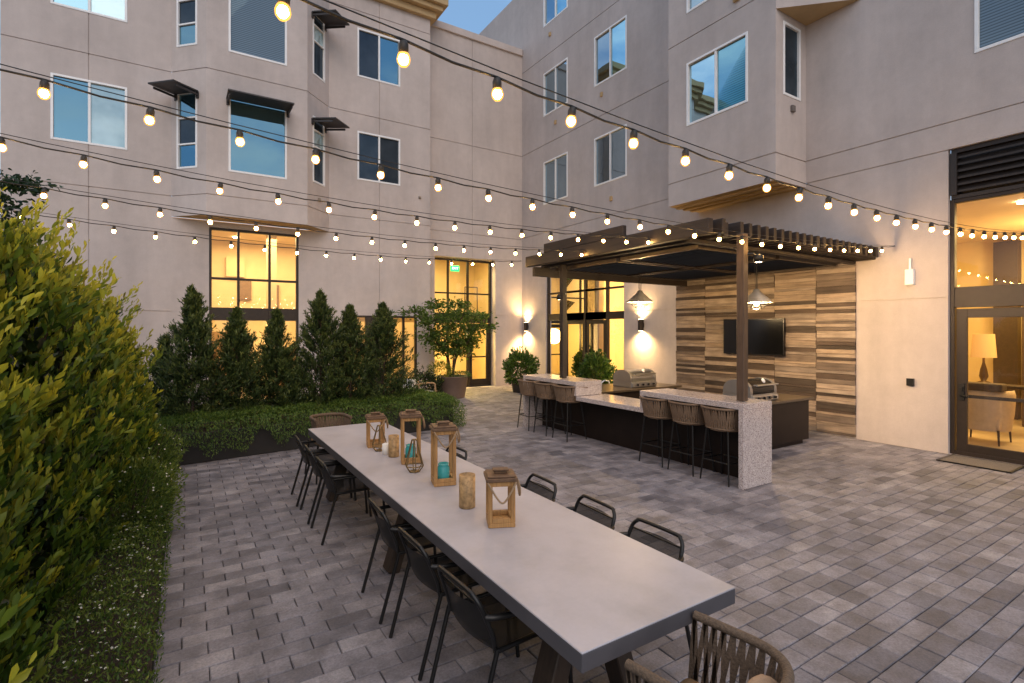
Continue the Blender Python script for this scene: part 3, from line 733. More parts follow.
# ---- wall fixtures
def sconce(x, y, z, label):
    t = thing('wall_lamp', label, 'wall lamp', (x,y,z), 0, 'up and down wall lamps')
    m = MB(); m.box(-.14,-.03,-.055,.055,-.15,.15); m.box(-.03,0,-.045,.045,-.06,.06); m.build('housing', BRONZE, t, bev=.006)
    m = MB(); m.box(-.13,-.04,-.045,.045,.1505,.153); m.box(-.13,-.04,-.045,.045,-.153,-.1505); m.build('lens', BULBS, t)
    spot('lamp_up', (x-.12,y,z+.17), (.2,0,1), 200, 140, blend=1, r=.06); spot('lamp_down', (x-.12,y,z-.17), (.22,0,-1), 330, 145, blend=1, r=.06)
sconce(10.12,15.02,2.06,'dark up and down wall lamp beside the recessed link, left of the double doors')
sconce(10.12,9.61,2.08,'dark up and down wall lamp behind the first grill, right of the double doors')
t = thing('wall_lamp', 'slim white box light on the stucco left of the louvred entrance', 'wall lamp', (10.12,3.69,2.83))
m = MB(); m.box(-.09,0,-.06,.06,-.14,.12); m.build('housing', WHITE, t, bev=.01); MB().box(-.05,-.02,-.015,.015,.12,.3).build('antenna', WHITE, t, bev=.003)
m = MB(); m.box(-.05,0,-.05,.05,-.06,.06); m.box(-.056,-.05,-.025,.025,-.03,.03)
o = tag(m.build('card_reader', BLACKM, bev=.008), 'small black reader box on the pale stucco left of the entrance door', 'card reader'); o.location = (10.12,3.69,1.09)
m = MB(); m.box(0,.62,0,.82,0,.012); 
t = thing('doormat', 'flat woven doormat on the pavers at the right entrance door', 'doormat', (9.45,2.3,.004))
MB().box(.03,.6,.03,.8,0,.014).build('mat_pile', simple('mat', (.16,.14,.12), .95, bmp=.8, scale=90, var=.35), t)
m = MB(); m.box(0,.63,0,.03,0,.016); m.box(0,.63,.8,.83,0,.016); m.box(0,.03,.03,.8,0,.016); m.box(.6,.63,.03,.8,0,.016); m.build('mat_border', BLACKM, t)

# reclaimed timber feature wall
RTH = thing('timber_panel', 'reclaimed timber cladding of mixed brown boards behind the television', 'wall cladding', (10.12,6.5,0))
m = MB()
cols_ = [4.51,5.19,6.01,6.85,7.67,8.5]
for i in range(5):
    z = .03
    while z < 3.5:
        h = random.choice((.045,.05,.06,.07,.08,.09,.1,.12,.13)); h = min(h, 3.52-z)
        if h < .03: break
        th = random.uniform(.025,.055)
        m.box(10.1185-th, 10.1185, cols_[i]+.003, cols_[i+1]-.003, z+.002, z+h-.002); z += h
m.build('board', RECL, RTH, True, bev=.003)['kind'] = 'stuff'
t = thing('television', 'wide black flat television mounted on the timber cladding', 'television', (10.06,6.43,1.81))
m = MB(); m.box(-.09,-.03,-.68,.68,-.375,.375); m.build('cabinet', TVB, t, bev=.008, seg=2)
MB().quad((-.092,-.66,-.35),(-.092,.66,-.35),(-.092,.66,.355),(-.092,-.66,.355)).build('screen', TVS, t)
MB().box(-.03,.05,-.25,.25,-.2,.2).build('wall_mount', BLACKM, t)

# ------------------------------------------------------------------ pergola
PG = thing('pergola', 'dark timber pergola with rafters and slatted shade panels over the bar', 'pergola', (5.95,4,0))
def pg(name, mb, mat, bev=.006): return mb.build(name, mat, PG, True, bev=bev)
for y, z0 in ((3.97,1.055),(7.65,1.055)):
    m = MB(); m.box(5.9,6.0,y-.05,y+.05,z0,3.17); pg('post', m, PERGX if y < 5 else PERG)
m = MB(); m.box(5.56,5.66,4.18,8.34,3.17,3.37); pg('front_beam', m, PERG)
m = MB(); m.box(5.9,6.0,4.2,8.3,3.171,3.36); pg('beam', m, PERG)
for y in (4.55,8.2):
    m = MB(); m.box(5.662,10.06,y-.05,y+.05,3.12 if y<5 else 2.99,3.168); pg('beam', m, PERG)
m = MB(); m.box(10.0,10.11,4.2,8.4,3.171,3.36); pg('beam', m, PERG)
x = 5.76; k = 0
while x < 9.95:
    if not 5.87 < x+.03 < 6.03:
        m = MB(); m.box(x, x+.07, 4.12, 8.32, 3.2, 3.375)
        pg('rafter', m, PERG, .004)
    x += .19; k += 1
m = MB(); m.box(5.57,5.65,5.7,7.75,3.375,3.54); pg('top_beam', m, PERG)
for (x0,x1,y0,y1) in ((6.1,8.0,4.75,6.3),(6.1,8.0,6.4,8.05),(8.1,9.9,4.75,6.3),(8.1,9.9,6.4,8.05)):
    m = MB(); m.box(x0,x1,y0,y0+.04,3.1,3.16); m.box(x0,x1,y1-.04,y1,3.1,3.16); m.box(x0,x0+.04,y0+.04,y1-.04,3.1,3.16); m.box(x1-.04,x1,y0+.04,y1-.04,3.1,3.16)
    n = 14
    for i in range(n):
        xx = x0+.06+(x1-x0-.12)*i/n; wd = (x1-x0-.12)/n
        m.add([(xx,y0+.04,3.11),(xx+wd*.95,y0+.04,3.15),(xx+wd*.95,y1-.04,3.15),(xx,y1-.04,3.11)], [(0,1,2,3)])
    pg('shade_panel', m, LOUV, 0)
def floodlight(loc, label, rot):
    t = thing('floodlight', label, 'floodlight', loc, rot)
    m = MB(); m.tube([(0,0,0),(-.06,0,.01),(-.1,0,-.02)], .014, 8); m.build('bracket', BLACKM, t)
    m = MB(); m.lathe([(.03,.05),(.055,.03),(.065,-.05),(.05,-.05)], 14, (-.13,0,-.05)); m.build('lamp_head', BLACKM, t)
    MB().lathe([(0,-.09),(.032,-.09)], 14, (-.13,0,-.01)).build('lens', BULBS, t)
floodlight((5.95,7.58,2.62), 'small black floodlight on the far pergola post, lit', -PI/2+.3)
spot('floodlight_beam', (5.95,7.7,2.5), (.25,.5,-1), 60, 110, (1,.68,.34), .9, .05)
floodlight((5.95,3.9,2.9), 'small black floodlight added near the top of the near pergola post', PI*.75)
spot('floodlight_beam', (6.05,3.8,2.78), (4.1,-.3,-1.2), 620, 84, (1,.66,.36), .9, .05)  # added spot, a guessed source for the peach wash on the right wall

def pendant(x, y, zb, label):
    t = thing('pendant_lamp', label, 'pendant lamp', (x,y,zb), 0, 'cone pendant lamps under the pergola')
    MB().lathe([(.245,0),(.25,.02),(.06,.19),(.05,.23),(.0,.24)], 28).build('shade', PEND, t)
    m = MB(); m.tube([(0,0,.24),(0,0,3.1-zb)], .007, 6); 
    for s in (-1,1): m.tube([(s*.03,0,.22),(s*.05,0,3.1-zb)], .004, 5)
    m.build('chain', BLACKM, t)
    MB().lathe([(0,.1),(.045,.06),(.05,0),(.03,-.05),(0,-.06)], 14).build('bulb', BULBS, t)
    m = MB()
    for z, r in ((-.05,.15),(-.1,.1)): m.tube([(r*math.cos(a),r*math.sin(a),z) for a in np.linspace(0,2*PI,17)[:-1]], .005, 5, True)
    for a in np.linspace(0,2*PI,7)[:-1]: m.tube([(.2*math.cos(a),.2*math.sin(a),.0),(.15*math.cos(a),.15*math.sin(a),-.05),(.1*math.cos(a),.1*math.sin(a),-.1),(0,0,-.12)], .005, 5)
    m.build('guard', BLACKM, t)
    point('pendant_light', (x,y,zb-.1), 190, (1,.66,.3))
pendant(7.6,7.3,2.5,'grey cone pendant hanging under the pergola above the first grill')
pendant(8.3,5.27,2.42,'grey cone pendant hanging under the pergola in front of the television')

# ------------------------------------------------------------------ bar
BAR = thing('outdoor_bar', 'dark clad outdoor bar with two raised granite tops and kitchen counters', 'bar', (6,6,0))
def bp(name, mb, mat, bev=.004): return mb.build(name, mat, BAR, True, bev=bev)
X0, X1 = 5.72, 6.32
m = MB(); m.box(X0,X1,3.8,5.5,.97,1.045); bp('raised_counter', m, GRAN)
m = MB(); m.box(X0,X1,7.0,8.66,.97,1.045); bp('raised_counter', m, GRAN)
m = MB(); m.box(X0,X1,3.8,3.87,0.002,.968); bp('end_panel', m, GRAN)
m = MB(); m.box(X0+.3,X1,5.43,5.5,.795,.968); m.box(X0,X0+.299,5.43,5.5,.72,.968); bp('end_panel', m, GRAN)
m = MB(); m.box(X0,X1,7.0,7.07,.795,.968); bp('end_panel', m, GRAN)
m = MB(); m.box(X0,X1,8.59,8.66,0.002,.968); bp('end_panel', m, GRAN)
m = MB(); m.box(X0,X1+.1,5.502,6.998,.72,.792); bp('low_counter', m, GRAN)
m = MB(); m.box(6.14,6.3,3.873,8.587,.0,.718); m.box(6.14,6.3,3.873,5.428,.72,.967); m.box(6.14,6.3,7.072,8.587,.72,.967); bp('cladding', m, CLAD)
m = MB(); m.box(6.34,9.05,4.78,5.5,.08,.76); m.box(6.34,8.97,4.84,5.45,0,.078); bp('cabinet', m, CLAD)
m = MB(); m.box(6.335,9.12,4.72,5.55,.762,.8); bp('worktop', m, CNTR)
m = MB(); m.box(6.34,8.62,7.25,8.15,.0,.755); bp('cabinet', m, CLAD)
m = MB(); m.box(6.425,8.7,7.18,8.22,.762,.8); bp('worktop', m, CNTR)
# sink tap on the far worktop
m = MB(); m.tube([(6.6,7.32,.8),(6.6,7.32,.95),(6.66,7.3,1.0),(6.74,7.27,.98),(6.75,7.265,.93)], .014, 8)
t = tag(m.build('tap', STEEL), 'curved steel tap standing on the dark worktop left of the first grill', 'tap')

def grill(loc, rot, label, lidmat, mirror=False):
    t = thing('barbecue_grill', label, 'grill', loc, rot, 'built in grills')
    # faces local -y, width along x
    W, D = .72, .52
    m = MB(); m.box(-W/2,W/2,-D/2,D/2,0,.12); m.build('firebox', STEELD, t, bev=.008)
    prof = []
    for a in np.linspace(0, PI, 13): prof.append((-math.cos(a)*(D/2-.02), .12+.22*math.sin(a)**.62))
    m = MB(); m.prism([(-W/2+.06,y,z) for y,z in prof], (W-.12,0,0), smooth=True); m.build('hood', lidmat, t)
    for s in (-1,1):
        m = MB(); x = s*(W/2-.03); m.prism([(x-.03,y*1.04,.12+(z-.12)*1.04) for y,z in prof], (.06,0,0), smooth=True); m.build('hood_side', STEELD, t, bev=.004)
    m = MB(); m.tube([(-W/2+.1,-D/2+.02,.27),(-W/2+.1,-D/2-.045,.27)], .01, 8); m.tube([(W/2-.1,-D/2+.02,.27),(W/2-.1,-D/2-.045,.27)], .01, 8); m.tube([(-W/2+.07,-D/2-.045,.27),(W/2-.07,-D/2-.045,.27)], .015, 10); m.build('handle', STEEL, t)
    m = MB(); m.box(-W/2+.02,W/2-.02,-D/2-.03,-D/2,.02,.1); m.build('control_panel', STEEL, t, bev=.006)
    for x in (-.22,-.07,.08,.23):
        mm = MB(); mm.tube([(x,-D/2-.03,.06),(x,-D/2-.06,.06)], .022, 12); mm.build('knob', BLKG, t)
    m = MB(); m.lathe([(0,0),(.04,0),(.04,.01),(0,.01)], 16); k = m.build('thermometer', WHITE, t); k.location = (0,-D/2+.028,.33); k.rotation_euler = (math.radians(62),0,0)
grill((7.78,7.62,.8), 0, 'stainless grill with a bright steel hood on the far worktop', STEEL)
grill((7.88,5.12,.8), 0, 'grill with a black hood on the near worktop behind the pergola post', BLKG)

# ------------------------------------------------------------------ woven seats
def bucket(par, wd, dp, ztop, zbot, front, mat, matrail, n=26, rr=.016, arms_drop=0.0, taper=.85, strand=.011, dens=1.25):
    """U shaped woven back: faces +x; open towards +x"""
    def U(w_, d_, z, drop=0):
        pts = []
        for k in range(n+1):
            t = k/n
            a = PI/2 + PI*t
            if t < .28:
                q = t/.28; pts.append((front + (-.0-front)*q, w_/2, z - drop*(1-q)))
            elif t > .72:
                q = (t-.72)/.28; pts.append((0 + front*q, -w_/2, z - drop*q))
            else:
                q = (t-.28)/.44; a = PI/2+PI*q; pts.append((d_*math.cos(a)*abs(math.cos(a))**-.25 if abs(math.cos(a))>1e-3 else 0, w_/2*math.sin(a)*max(abs(math.sin(a)),1e-3)**-.2, z))
        return [Vector(p) for p in pts]
    top = catmull(U(wd, dp, ztop, arms_drop), 4); bot = catmull(U(wd*taper, dp*taper, zbot), 4)
    MB().tube(top, rr, 10).build('top_rail', matrail, par); MB().tube(bot, rr*.7, 8).build('seat_rail', matrail, par)
    def even(P_, k):
        d = [0]
        for i in range(1,len(P_)): d.append(d[-1]+(P_[i]-P_[i-1]).length)
        o_ = []; j = 0
        for i in range(k):
            t_ = d[-1]*i/(k-1)
            while j < len(d)-2 and d[j+1] < t_: j += 1
            f_ = (t_-d[j])/max(d[j+1]-d[j],1e-9); o_.append(P_[j].lerp(P_[j+1], min(1,f_)))
        return o_
    top = even(top, 121); bot = even(bot, 121)
    m = MB(); L = len(top); cnt = int(n*dens)
    for i in range(cnt):
        a = min(L-1, int(i*(L-1)/(cnt-1)))
        for dlt in (-1,1):
            b = max(0, min(L-1, a+dlt*(1.3 if dens > 2 else 2)*121/cnt*.36)); b = int(round(b))
            p, q = top[a], bot[b]; d = (q-p).normalized()
            tg = (top[min(a+1,L-1)]-top[max(a-1,0)]).normalized()
            nrm = d.cross(tg).normalized(); sd_ = nrm.cross(d)
            ws = strand
            m.add([p-sd_*ws+nrm*.003,p+sd_*ws+nrm*.003,q+sd_*ws+nrm*.003,q-sd_*ws+nrm*.003,p-sd_*ws-nrm*.003,p+sd_*ws-nrm*.003,q+sd_*ws-nrm*.003,q-sd_*ws-nrm*.003],
                  [(0,1,2,3),(7,6,5,4),(0,3,7,4),(1,5,6,2)])
    m.build('rope_back', mat, par)
def make_stool(label):
    t = thing('bar_stool', label, 'bar stool', (0,0,0), 0, 'woven bar stools along the bar')
    bucket(t, .53, .27, .95, .69, .2, WEAVE, WEAVE, n=22, rr=.016, arms_drop=.02, strand=.0085, dens=1.7, taper=.8)
    MB().lathe([(0,.66),(.19,.66),(.21,.68),(.21,.715),(.18,.735),(0,.74)], 24, sx=1, sy=1).build('seat', PILLOW, t)
    for sx, sy in ((-1,-1),(-1,1),(1,-1),(1,1)):
        MB().tube([(sx*.15-.01,sy*.16,.67),(sx*.215-.0,sy*.215,0)], .013, 8, r1=.01).build('leg', BLACKM, t)
    m = MB(); z = .27; f = .19+.0
    cs = [(-.195,-.197,z),(.195,-.197,z),(.195,.197,z),(-.195,.197,z)]
    for i in range(4): m.tube([cs[i],cs[(i+1)%4]], .009, 6)
    m.build('footrest', BLACKM, t)
    return t
st_spots = [(5.9,5.26,'bar stool nearest the low counter at the right raised top'),(5.9,4.72,'middle bar stool of three at the right raised top'),(5.9,4.18,'bar stool next to the speckled granite end panel'),
            (5.78,8.42,'farthest bar stool, at the outer end of the left raised top'),(5.78,7.85,'middle bar stool of three at the left raised top'),(5.8,7.28,'bar stool at the inner end of the left raised top, by the step down')]
S0 = None
for x,y,l in st_spots:
    l2 = 'woven '+l
    if S0 is None: S0 = make_stool(l2); S0.location = (x,y,0.003); S0.rotation_euler = (0,0,.03)
    else: dup(S0, (x,y,.003), random.uniform(-.08,.08), l2)

# woven dining armchairs at the two table ends
def make_arm(label):
    t = thing('dining_armchair', label, 'armchair', (0,0,0), 0, 'woven end chairs')
    bucket(t, 0.49, .23, .715, .44, .21, WEAVE2, WEAVE2, n=30, rr=.019, arms_drop=.0, taper=.84, strand=.0095, dens=1.0)
    m = MB(); m.box(-.2,.23,-.21,.21,.4,.475); m.build('seat', CUSH, t, bev=.035, seg=3)
    for sx, sy in ((-1,-1),(-1,1),(1,-1),(1,1)):
        MB().tube([(sx*.22,sy*.22,.43),(sx*.29,sy*.26,0)], .016, 8, r1=.012).build('leg', BLACKM, t)
    return t
A0 = make_arm('brown rope weave armchair with tan seat at the near table end')
A0.location = (1.65,1.215,.003); A0.rotation_euler = (0,0,PI/2+.17)
A1 = dup(A0, (1.6,7.12,.003), -PI/2+.05, 'pale woven armchair at the far table end before the planter')
A1.scale = (1,.92,1.1)
m = MB(); m.lathe([(0,-.05),(.1,-.045),(.16,-.02),(.17,0),(.16,.02),(.1,.045),(0,.05)], 20, sx=1, sy=1.1)
pl_ = tag(m.build('pillow', PILLOW), 'sand coloured lumbar pillow lying on the near woven armchair', 'pillow'); pl_.location = (1.72,1.03,.535); pl_.rotation_euler = (math.radians(68),0,.1)

# ------------------------------------------------------------------ dining table
TB = thing('dining_table', 'very long dining table with grey concrete top', 'table', (1.69,4.05,0.003))
TX0,TX1,TY0,TY1 = 1.235,2.16,1.475,6.6
m = MB(); m.box(TX0-1.69,TX1-1.69,TY0-4.05,TY1-4.05,.742,.75); m.build('table_surface', CONC, TB, bev=.003)
m = MB(); m.box(TX0-1.69+.001,TX1-1.69-.001,TY0-4.05+.001,TY1-4.05-.001,.672,.7415); m.build('tabletop', CONC_EDGE, TB, bev=.002)
for y in (-2.05,0.0,2.05):
    for s in (-1,1):
        m = MB(); m.obox((s*.08,y,.67),(s*.3,y,0.0),.1,.14,(0,1,0)); m.build('leg', DWOOD, TB, bev=.006)
    m = MB(); m.box(-.36,.36,y-.05,y+.05,.62,.671); m.build('crossbar', DWOOD, TB, bev=.005)
m = MB(); m.box(-.05,.05,-2.0,2.0,.3,.4); m.build('stretcher', DWOOD, TB, bev=.005)

# black stacking chairs (local: facing +x)
def make_chair(label):
    t = thing('dining_chair', label, 'chair', (0,0,0), 0, 'black mesh chairs along the table')
    hw = .24; r = .0125
    # back loop : rounded rectangle leaning back
    def bk(a, b): # a across, b up from .45
        z = .44+b*.68; x = -.2-.1*(b/.4)**1.3 if b > 0 else -.2
        return Vector((x, a*(1-.2*max(b,0)/.4), z))
    loop = [bk(-hw+.02,-.02),bk(-hw+.005,.1),bk(-hw,.25),bk(-hw,.33),bk(-hw+.025,.375),bk(-hw+.07,.392),bk(hw-.07,.392),bk(hw-.025,.375),bk(hw,.33),bk(hw,.25),bk(hw-.005,.1),bk(hw-.02,-.02)]
    m = MB(); m.tube(catmull(loop,4), r, 8); m.tube([bk(-hw+.002,.31),bk(hw-.002,.31)], .006, 6); m.build('back_frame', BLACKM, t)
    m = MB(); vs = []; nu, nv = 9, 8
    for j in range(nv+1):
        b = -.01+.32*j/nv
        for i in range(nu+1):
            a = (-hw+.012)+(2*hw-.024)*i/nu
            p = bk(a,b); p.x -= .035*math.cos((i/nu-.5)*PI); vs.append(p)
    m.add(vs, [(j*(nu+1)+i,j*(nu+1)+i+1,(j+1)*(nu+1)+i+1,(j+1)*(nu+1)+i) for j in range(nv) for i in range(nu)], True)
    m.build('backrest', MESHF, t)
    m = MB(); vs = []
    for j in range(9):
        for i in range(9):
            x = -.2+.43*j/8; a = (-hw+.01)+(2*hw-.02)*i/8
            vs.append((x,a,.44-.02*math.cos((i/8-.5)*PI)-.012*math.sin(j/8*PI)+(-.03*(j/8-.8)*5 if j/8 > .8 else 0)))
    m.add(vs, [(j*9+i,j*9+i+1,(j+1)*9+i+1,(j+1)*9+i) for j in range(8) for i in range(8)], True)
    m.build('seat', MESHF, t)
    m = MB(); m.tube([(-.2,-hw,.44),(.22,-hw+.01,.44),(.24,-hw+.04,.435),(.24,hw-.04,.435),(.22,hw-.01,.44),(-.2,hw,.44)], r, 8); m.build('seat_frame', BLACKM, t)
    for s in (-1,1):
        MB().tube([(-.2,s*hw,.45),(-.33,s*(hw-.005),0)], r, 8).build('leg', BLACKM, t)
        MB().tube(catmull([(.26,s*(hw-.0),0),(.235,s*(hw+.01),.3),(.215,s*(hw+.018),.53),(.19,s*(hw+.02),.575),(.12,s*(hw+.02),.592)],5), r, 8).build('leg', BLACKM, t)
        MB().tube(catmull([(.12,s*(hw+.02),.592),(-.05,s*(hw+.018),.595),(-.2,s*(hw+.002),.6),(-.252,s*hw*.9,.602)],4), r*1.15, 8).build('armrest', BLACKM, t)
    return t
ords = ['first','second','third','fourth','fifth','sixth']
C0 = None
leftY = [(6.3,'at the far left corner of the table, nearest the planter'),(5.7,'second from the planter on the left side of the table'),(5.1,'third from the planter on the left side, before the gap'),
         (3.58,'just after the gap on the left side of the table'),(2.94,'second from the near end on the left side of the table'),(2.33,'nearest the camera on the left side of the table')]
for y,l in leftY:
    lab = 'black mesh chair '+l
    rz = random.uniform(-.06,.06)
    if C0 is None: C0 = make_chair(lab); C0.location = (1.36,y,.003); C0.rotation_euler = (0,0,rz)
    else: dup(C0, (1.36+(.06 if y < 4 else 0),y,.003), rz, lab)
for y,l in ((4.85,'mostly hidden behind the tall lantern with the teal jar'),(3.5,'behind the near square lantern on the right side'),(2.83,'second from the near end on the right side of the table'),(2.25,'nearest the camera on the right side of the table')):
    dup(C0, (2.21 if y<4 else 2.1,y,.003), PI+random.uniform(-.05,.05), 'black mesh chair '+l)

# ------------------------------------------------------------------ table decoration
def lantern(x, y, w_, h_, rot, label, taper=0):
    t = thing('lantern', label, 'lantern', (x,y,.7535), rot, 'wooden lanterns on the table')
    p = .026; z1 = h_*.9; q = w_/2
    m = MB(); m.box(-q,q,-q,q,0,.028); m.build('base', LANT, t, bev=.004)
    for sx in (-1,1):
        for sy in (-1,1):
            MB().box(*(sorted((sx*q,sx*(q-p)))), *(sorted((sy*q,sy*(q-p)))), .0285, z1).build('corner_post', LANT, t, bev=.003)
    for za, zb in ((z1-.03,z1-.001),(.029,.055)):
        m = MB()
        for s in (-1,1):
            m.box(-q+p,q-p,*sorted((s*q*.995,s*(q-p))),za,zb); m.box(*sorted((s*q*.995,s*(q-p))),-q+p,q-p,za,zb)
        m.build('frame_rail', LANT, t, bev=.002)
    e = q+.014; m = MB()
    m.box(-e,e,-e,e,z1,z1+.022); m.box(-e*.9,e*.9,-e*.9,e*.9,z1+.0222,z1+.034)
    m.box(-.04,.04,-.022,.022,z1+.0342,z1+.05); m.box(-.05,.05,-.03,.03,z1+.0502,z1+.06)
    m.build('lid', LID, t, bev=.003)
    m = MB(); hp = [(e+.006,-.0,z1+.005)]
    m.tube(catmull([(e+.004,-q*.7,z1+.0),(e+.02,-q*.55,z1-.06),(e+.025,0,z1-.11),(e+.02,q*.55,z1-.06),(e+.004,q*.7,z1+.0)],6), .007, 7)
    m.tube(catmull([(-e*.9,-e-.004,z1+.0),(-q*.4,-e-.012,z1-.09),(0.0,-e-.014,z1-.12),(q*.4,-e-.012,z1-.09),(e*.9,-e-.004,z1+.0)],6), .006, 7) if taper else None
    m.build('rope_handle', ROPE, t)
lantern(1.64,2.74,.165,.31,-.42,'square wooden lantern, the nearest one to the camera on the table',1)
lantern(1.69,3.69,.17,.47,-.25,'tallest wooden lantern, holding a teal jar, second from the camera',1)
lantern(1.71,4.44,.17,.46,-.3,'tall wooden lantern with a teal jar just behind the wire holder')
lantern(1.64,5.25,.17,.32,-.2,'short wooden lantern farthest from the camera on the table',1)
def jar(x,y,r,h,label):
    m = MB(); m.lathe([(0,0),(r*.9,0),(r,.015),(r,h*.75),(r*.8,h*.86),(r*.86,h*.9),(r*.86,h),(r*.72,h),(r*.72,h*.8),(0,h*.78)], 24)
    o = tag(m.build('jar', TEAL), label, 'jar', 'teal jars in lanterns'); o.location = (x,y,.782)
jar(1.69,3.69,.048,.13,'teal glass jar inside the tallest lantern'); jar(1.71,4.44,.048,.13,'teal glass jar inside the lantern behind the wire holder')
def vase(x,y,r,h,label):
    m = MB(); m.lathe([(0,0),(r*.96,0),(r,.006),(r,h),(r-.005,h),(r-.006,.02),(0,.02)], 28)
    o = tag(m.build('candle_holder', GOLD), label, 'candle holder', 'gold cylinder holders'); o.location = (x,y,.7535)
vase(1.6,3.11,.055,.22,'mottled gold cylinder candle holder between two lanterns near the camera'); vase(1.65,4.72,.05,.2,'mottled gold cylinder candle holder in the far cluster, beside a white candle')
m = MB(); m.lathe([(0,0),(.036,0),(.036,.1),(.03,.104),(0,.1)], 20); m.tube([(0,0,.1),(0.002,0,.116)], .002, 5)
o = tag(m.build('candle', WAX), 'short white pillar candle among the far lanterns', 'candle'); o.location = (1.615,4.84,.7535)
def wireholder(x,y,r,h,label):
    t = thing('wire_candle_holder', label, 'candle holder', (x,y,.7535), .3, 'geometric wire holders')
    n = 6; m = MB()
    R = [(.55*r,.004),(r,h*.2),(r*.28,h)]
    pts = [[(a*math.cos(2*PI*k/n),a*math.sin(2*PI*k/n),z) for k in range(n)] for a,z in R]
    for ring in pts: m.tube(ring, .0048, 6, True)
    for k in range(n):
        m.tube([pts[0][k],pts[1][k]], .0048, 6); m.tube([pts[1][k],pts[2][k]], .0048, 6)
    m.build('wire_frame', WIRE, t)
    MB().lathe([(0,0),(.5*r,0),(.5*r,.008),(0,.008)], 6).build('base_plate', WIRE, t)
wireholder(1.62,4.12,.08,.27,'geometric brass wire candle holder in front of the lantern with teal jar'); wireholder(1.61,5.02,.08,.25,'geometric brass wire candle holder beside the farthest lantern')

# ------------------------------------------------------------------ string lights
_bm = MB(); _bm.lathe([(.0,-.084),(.014,-.08),(.0245,-.067),(.027,-.053),(.023,-.037),(.016,-.024),(.013,-.018)], 14)
_fl = MB(); _fl.lathe([(.0,-.074),(.011,-.071),(.0185,-.061),(.0195,-.052),(.015,-.039),(.0,-.034)], 9)

_sk = MB(); _sk.lathe([(.0,.016),(.014,.014),(.02,.0),(.02,-.03),(.016,-.034)], 10)
bulb_proto = sock_proto = fil_proto = None
def fit3(a, b, c):
    A = np.array([[q[0]**2,q[0],1] for q in (a,b,c)]); return np.linalg.solve(A, np.array([q[1] for q in (a,b,c)]))
def string(label, y0, zp, x0, dx, n, x_end, wire=.16):
    global bulb_proto, sock_proto, fil_proto
    cf = fit3(*zp); Z = lambda x: float(cf[0]*x*x+cf[1]*x+cf[2]) + .062; Y = lambda x: y0+.038*x
    xs = [x0+dx*k for k in range(n)]
    allx = sorted(xs+[x0-.5,x_end]); pts = []
    for i in range(len(allx)-1):
        a, b = allx[i], allx[i+1]
        for q in (0,.5):
            x = a+(b-a)*q; pts.append((x,Y(x),Z(x)-(.012 if q else 0)))
    pts.append((x_end,Y(x_end),Z(x_end)))
    m = MB(); m.tube(pts, .0055, 6)
    xl, xr = allx[0], allx[-1]; gx = np.linspace(xl, xr, 14)
    m.tube([(x,Y(x)+.004,Z(x)+.012+.03*((x-xl)/(xr-xl))*(1-(x-xl)/(xr-xl))*4) for x in gx], .003, 5)
    root = tag(m.build('light_string', CABLE), label, 'string lights', 'string lights over the patio')
    for x in xs:
        if bulb_proto is None:
            b = _bm.build('bulb', AMBER); s_ = _sk.build('socket', SOCK); f_ = _fl.build('filament', BULB); bulb_proto, sock_proto, fil_proto = b, s_, f_
        else:
            b = bulb_proto.copy(); s_ = sock_proto.copy(); f_ = fil_proto.copy(); COL.objects.link(b); COL.objects.link(s_); COL.objects.link(f_)
        b.parent = root; b.location = (x,Y(x),Z(x)-.02); s_.parent = b; f_.parent = b
        b.rotation_euler = (random.uniform(-.12,.12),random.uniform(-.12,.12),0)
string('nearest string of warm round bulbs crossing high overhead to the far right entrance', 1.9, ((.28,3.05),(5.49,2.94),(9.78,3.24)), .28-3*.433, .433, 26, 10.1)
string('second string of warm round bulbs ending on the stucco wall right of the timber cladding', 3.53, ((-.62,3.17),(4.25,2.99),(10.07,3.30)), -.62-.444, .444, 25, 10.11)
string('third string of warm round bulbs ending midway along the pergola front beam', 4.93, ((-1.09,3.22),(1.12,3.08),(5.52,3.2)), -1.09-.44, .4407, 17, 5.57)
string('fourth string of warm round bulbs ending near the raised pergola top beam', 6.37, ((-1.12,3.2),(1.56,3.07),(5.5,3.2)), -1.12-.441, .4413, 17, 5.58)
string('farthest string of warm round bulbs ending at the far corner of the pergola', 8.33, ((-1.68,3.29),(1.63,3.13),(5.81,3.27)), -1.68-.4406, .4406, 18, 5.6)

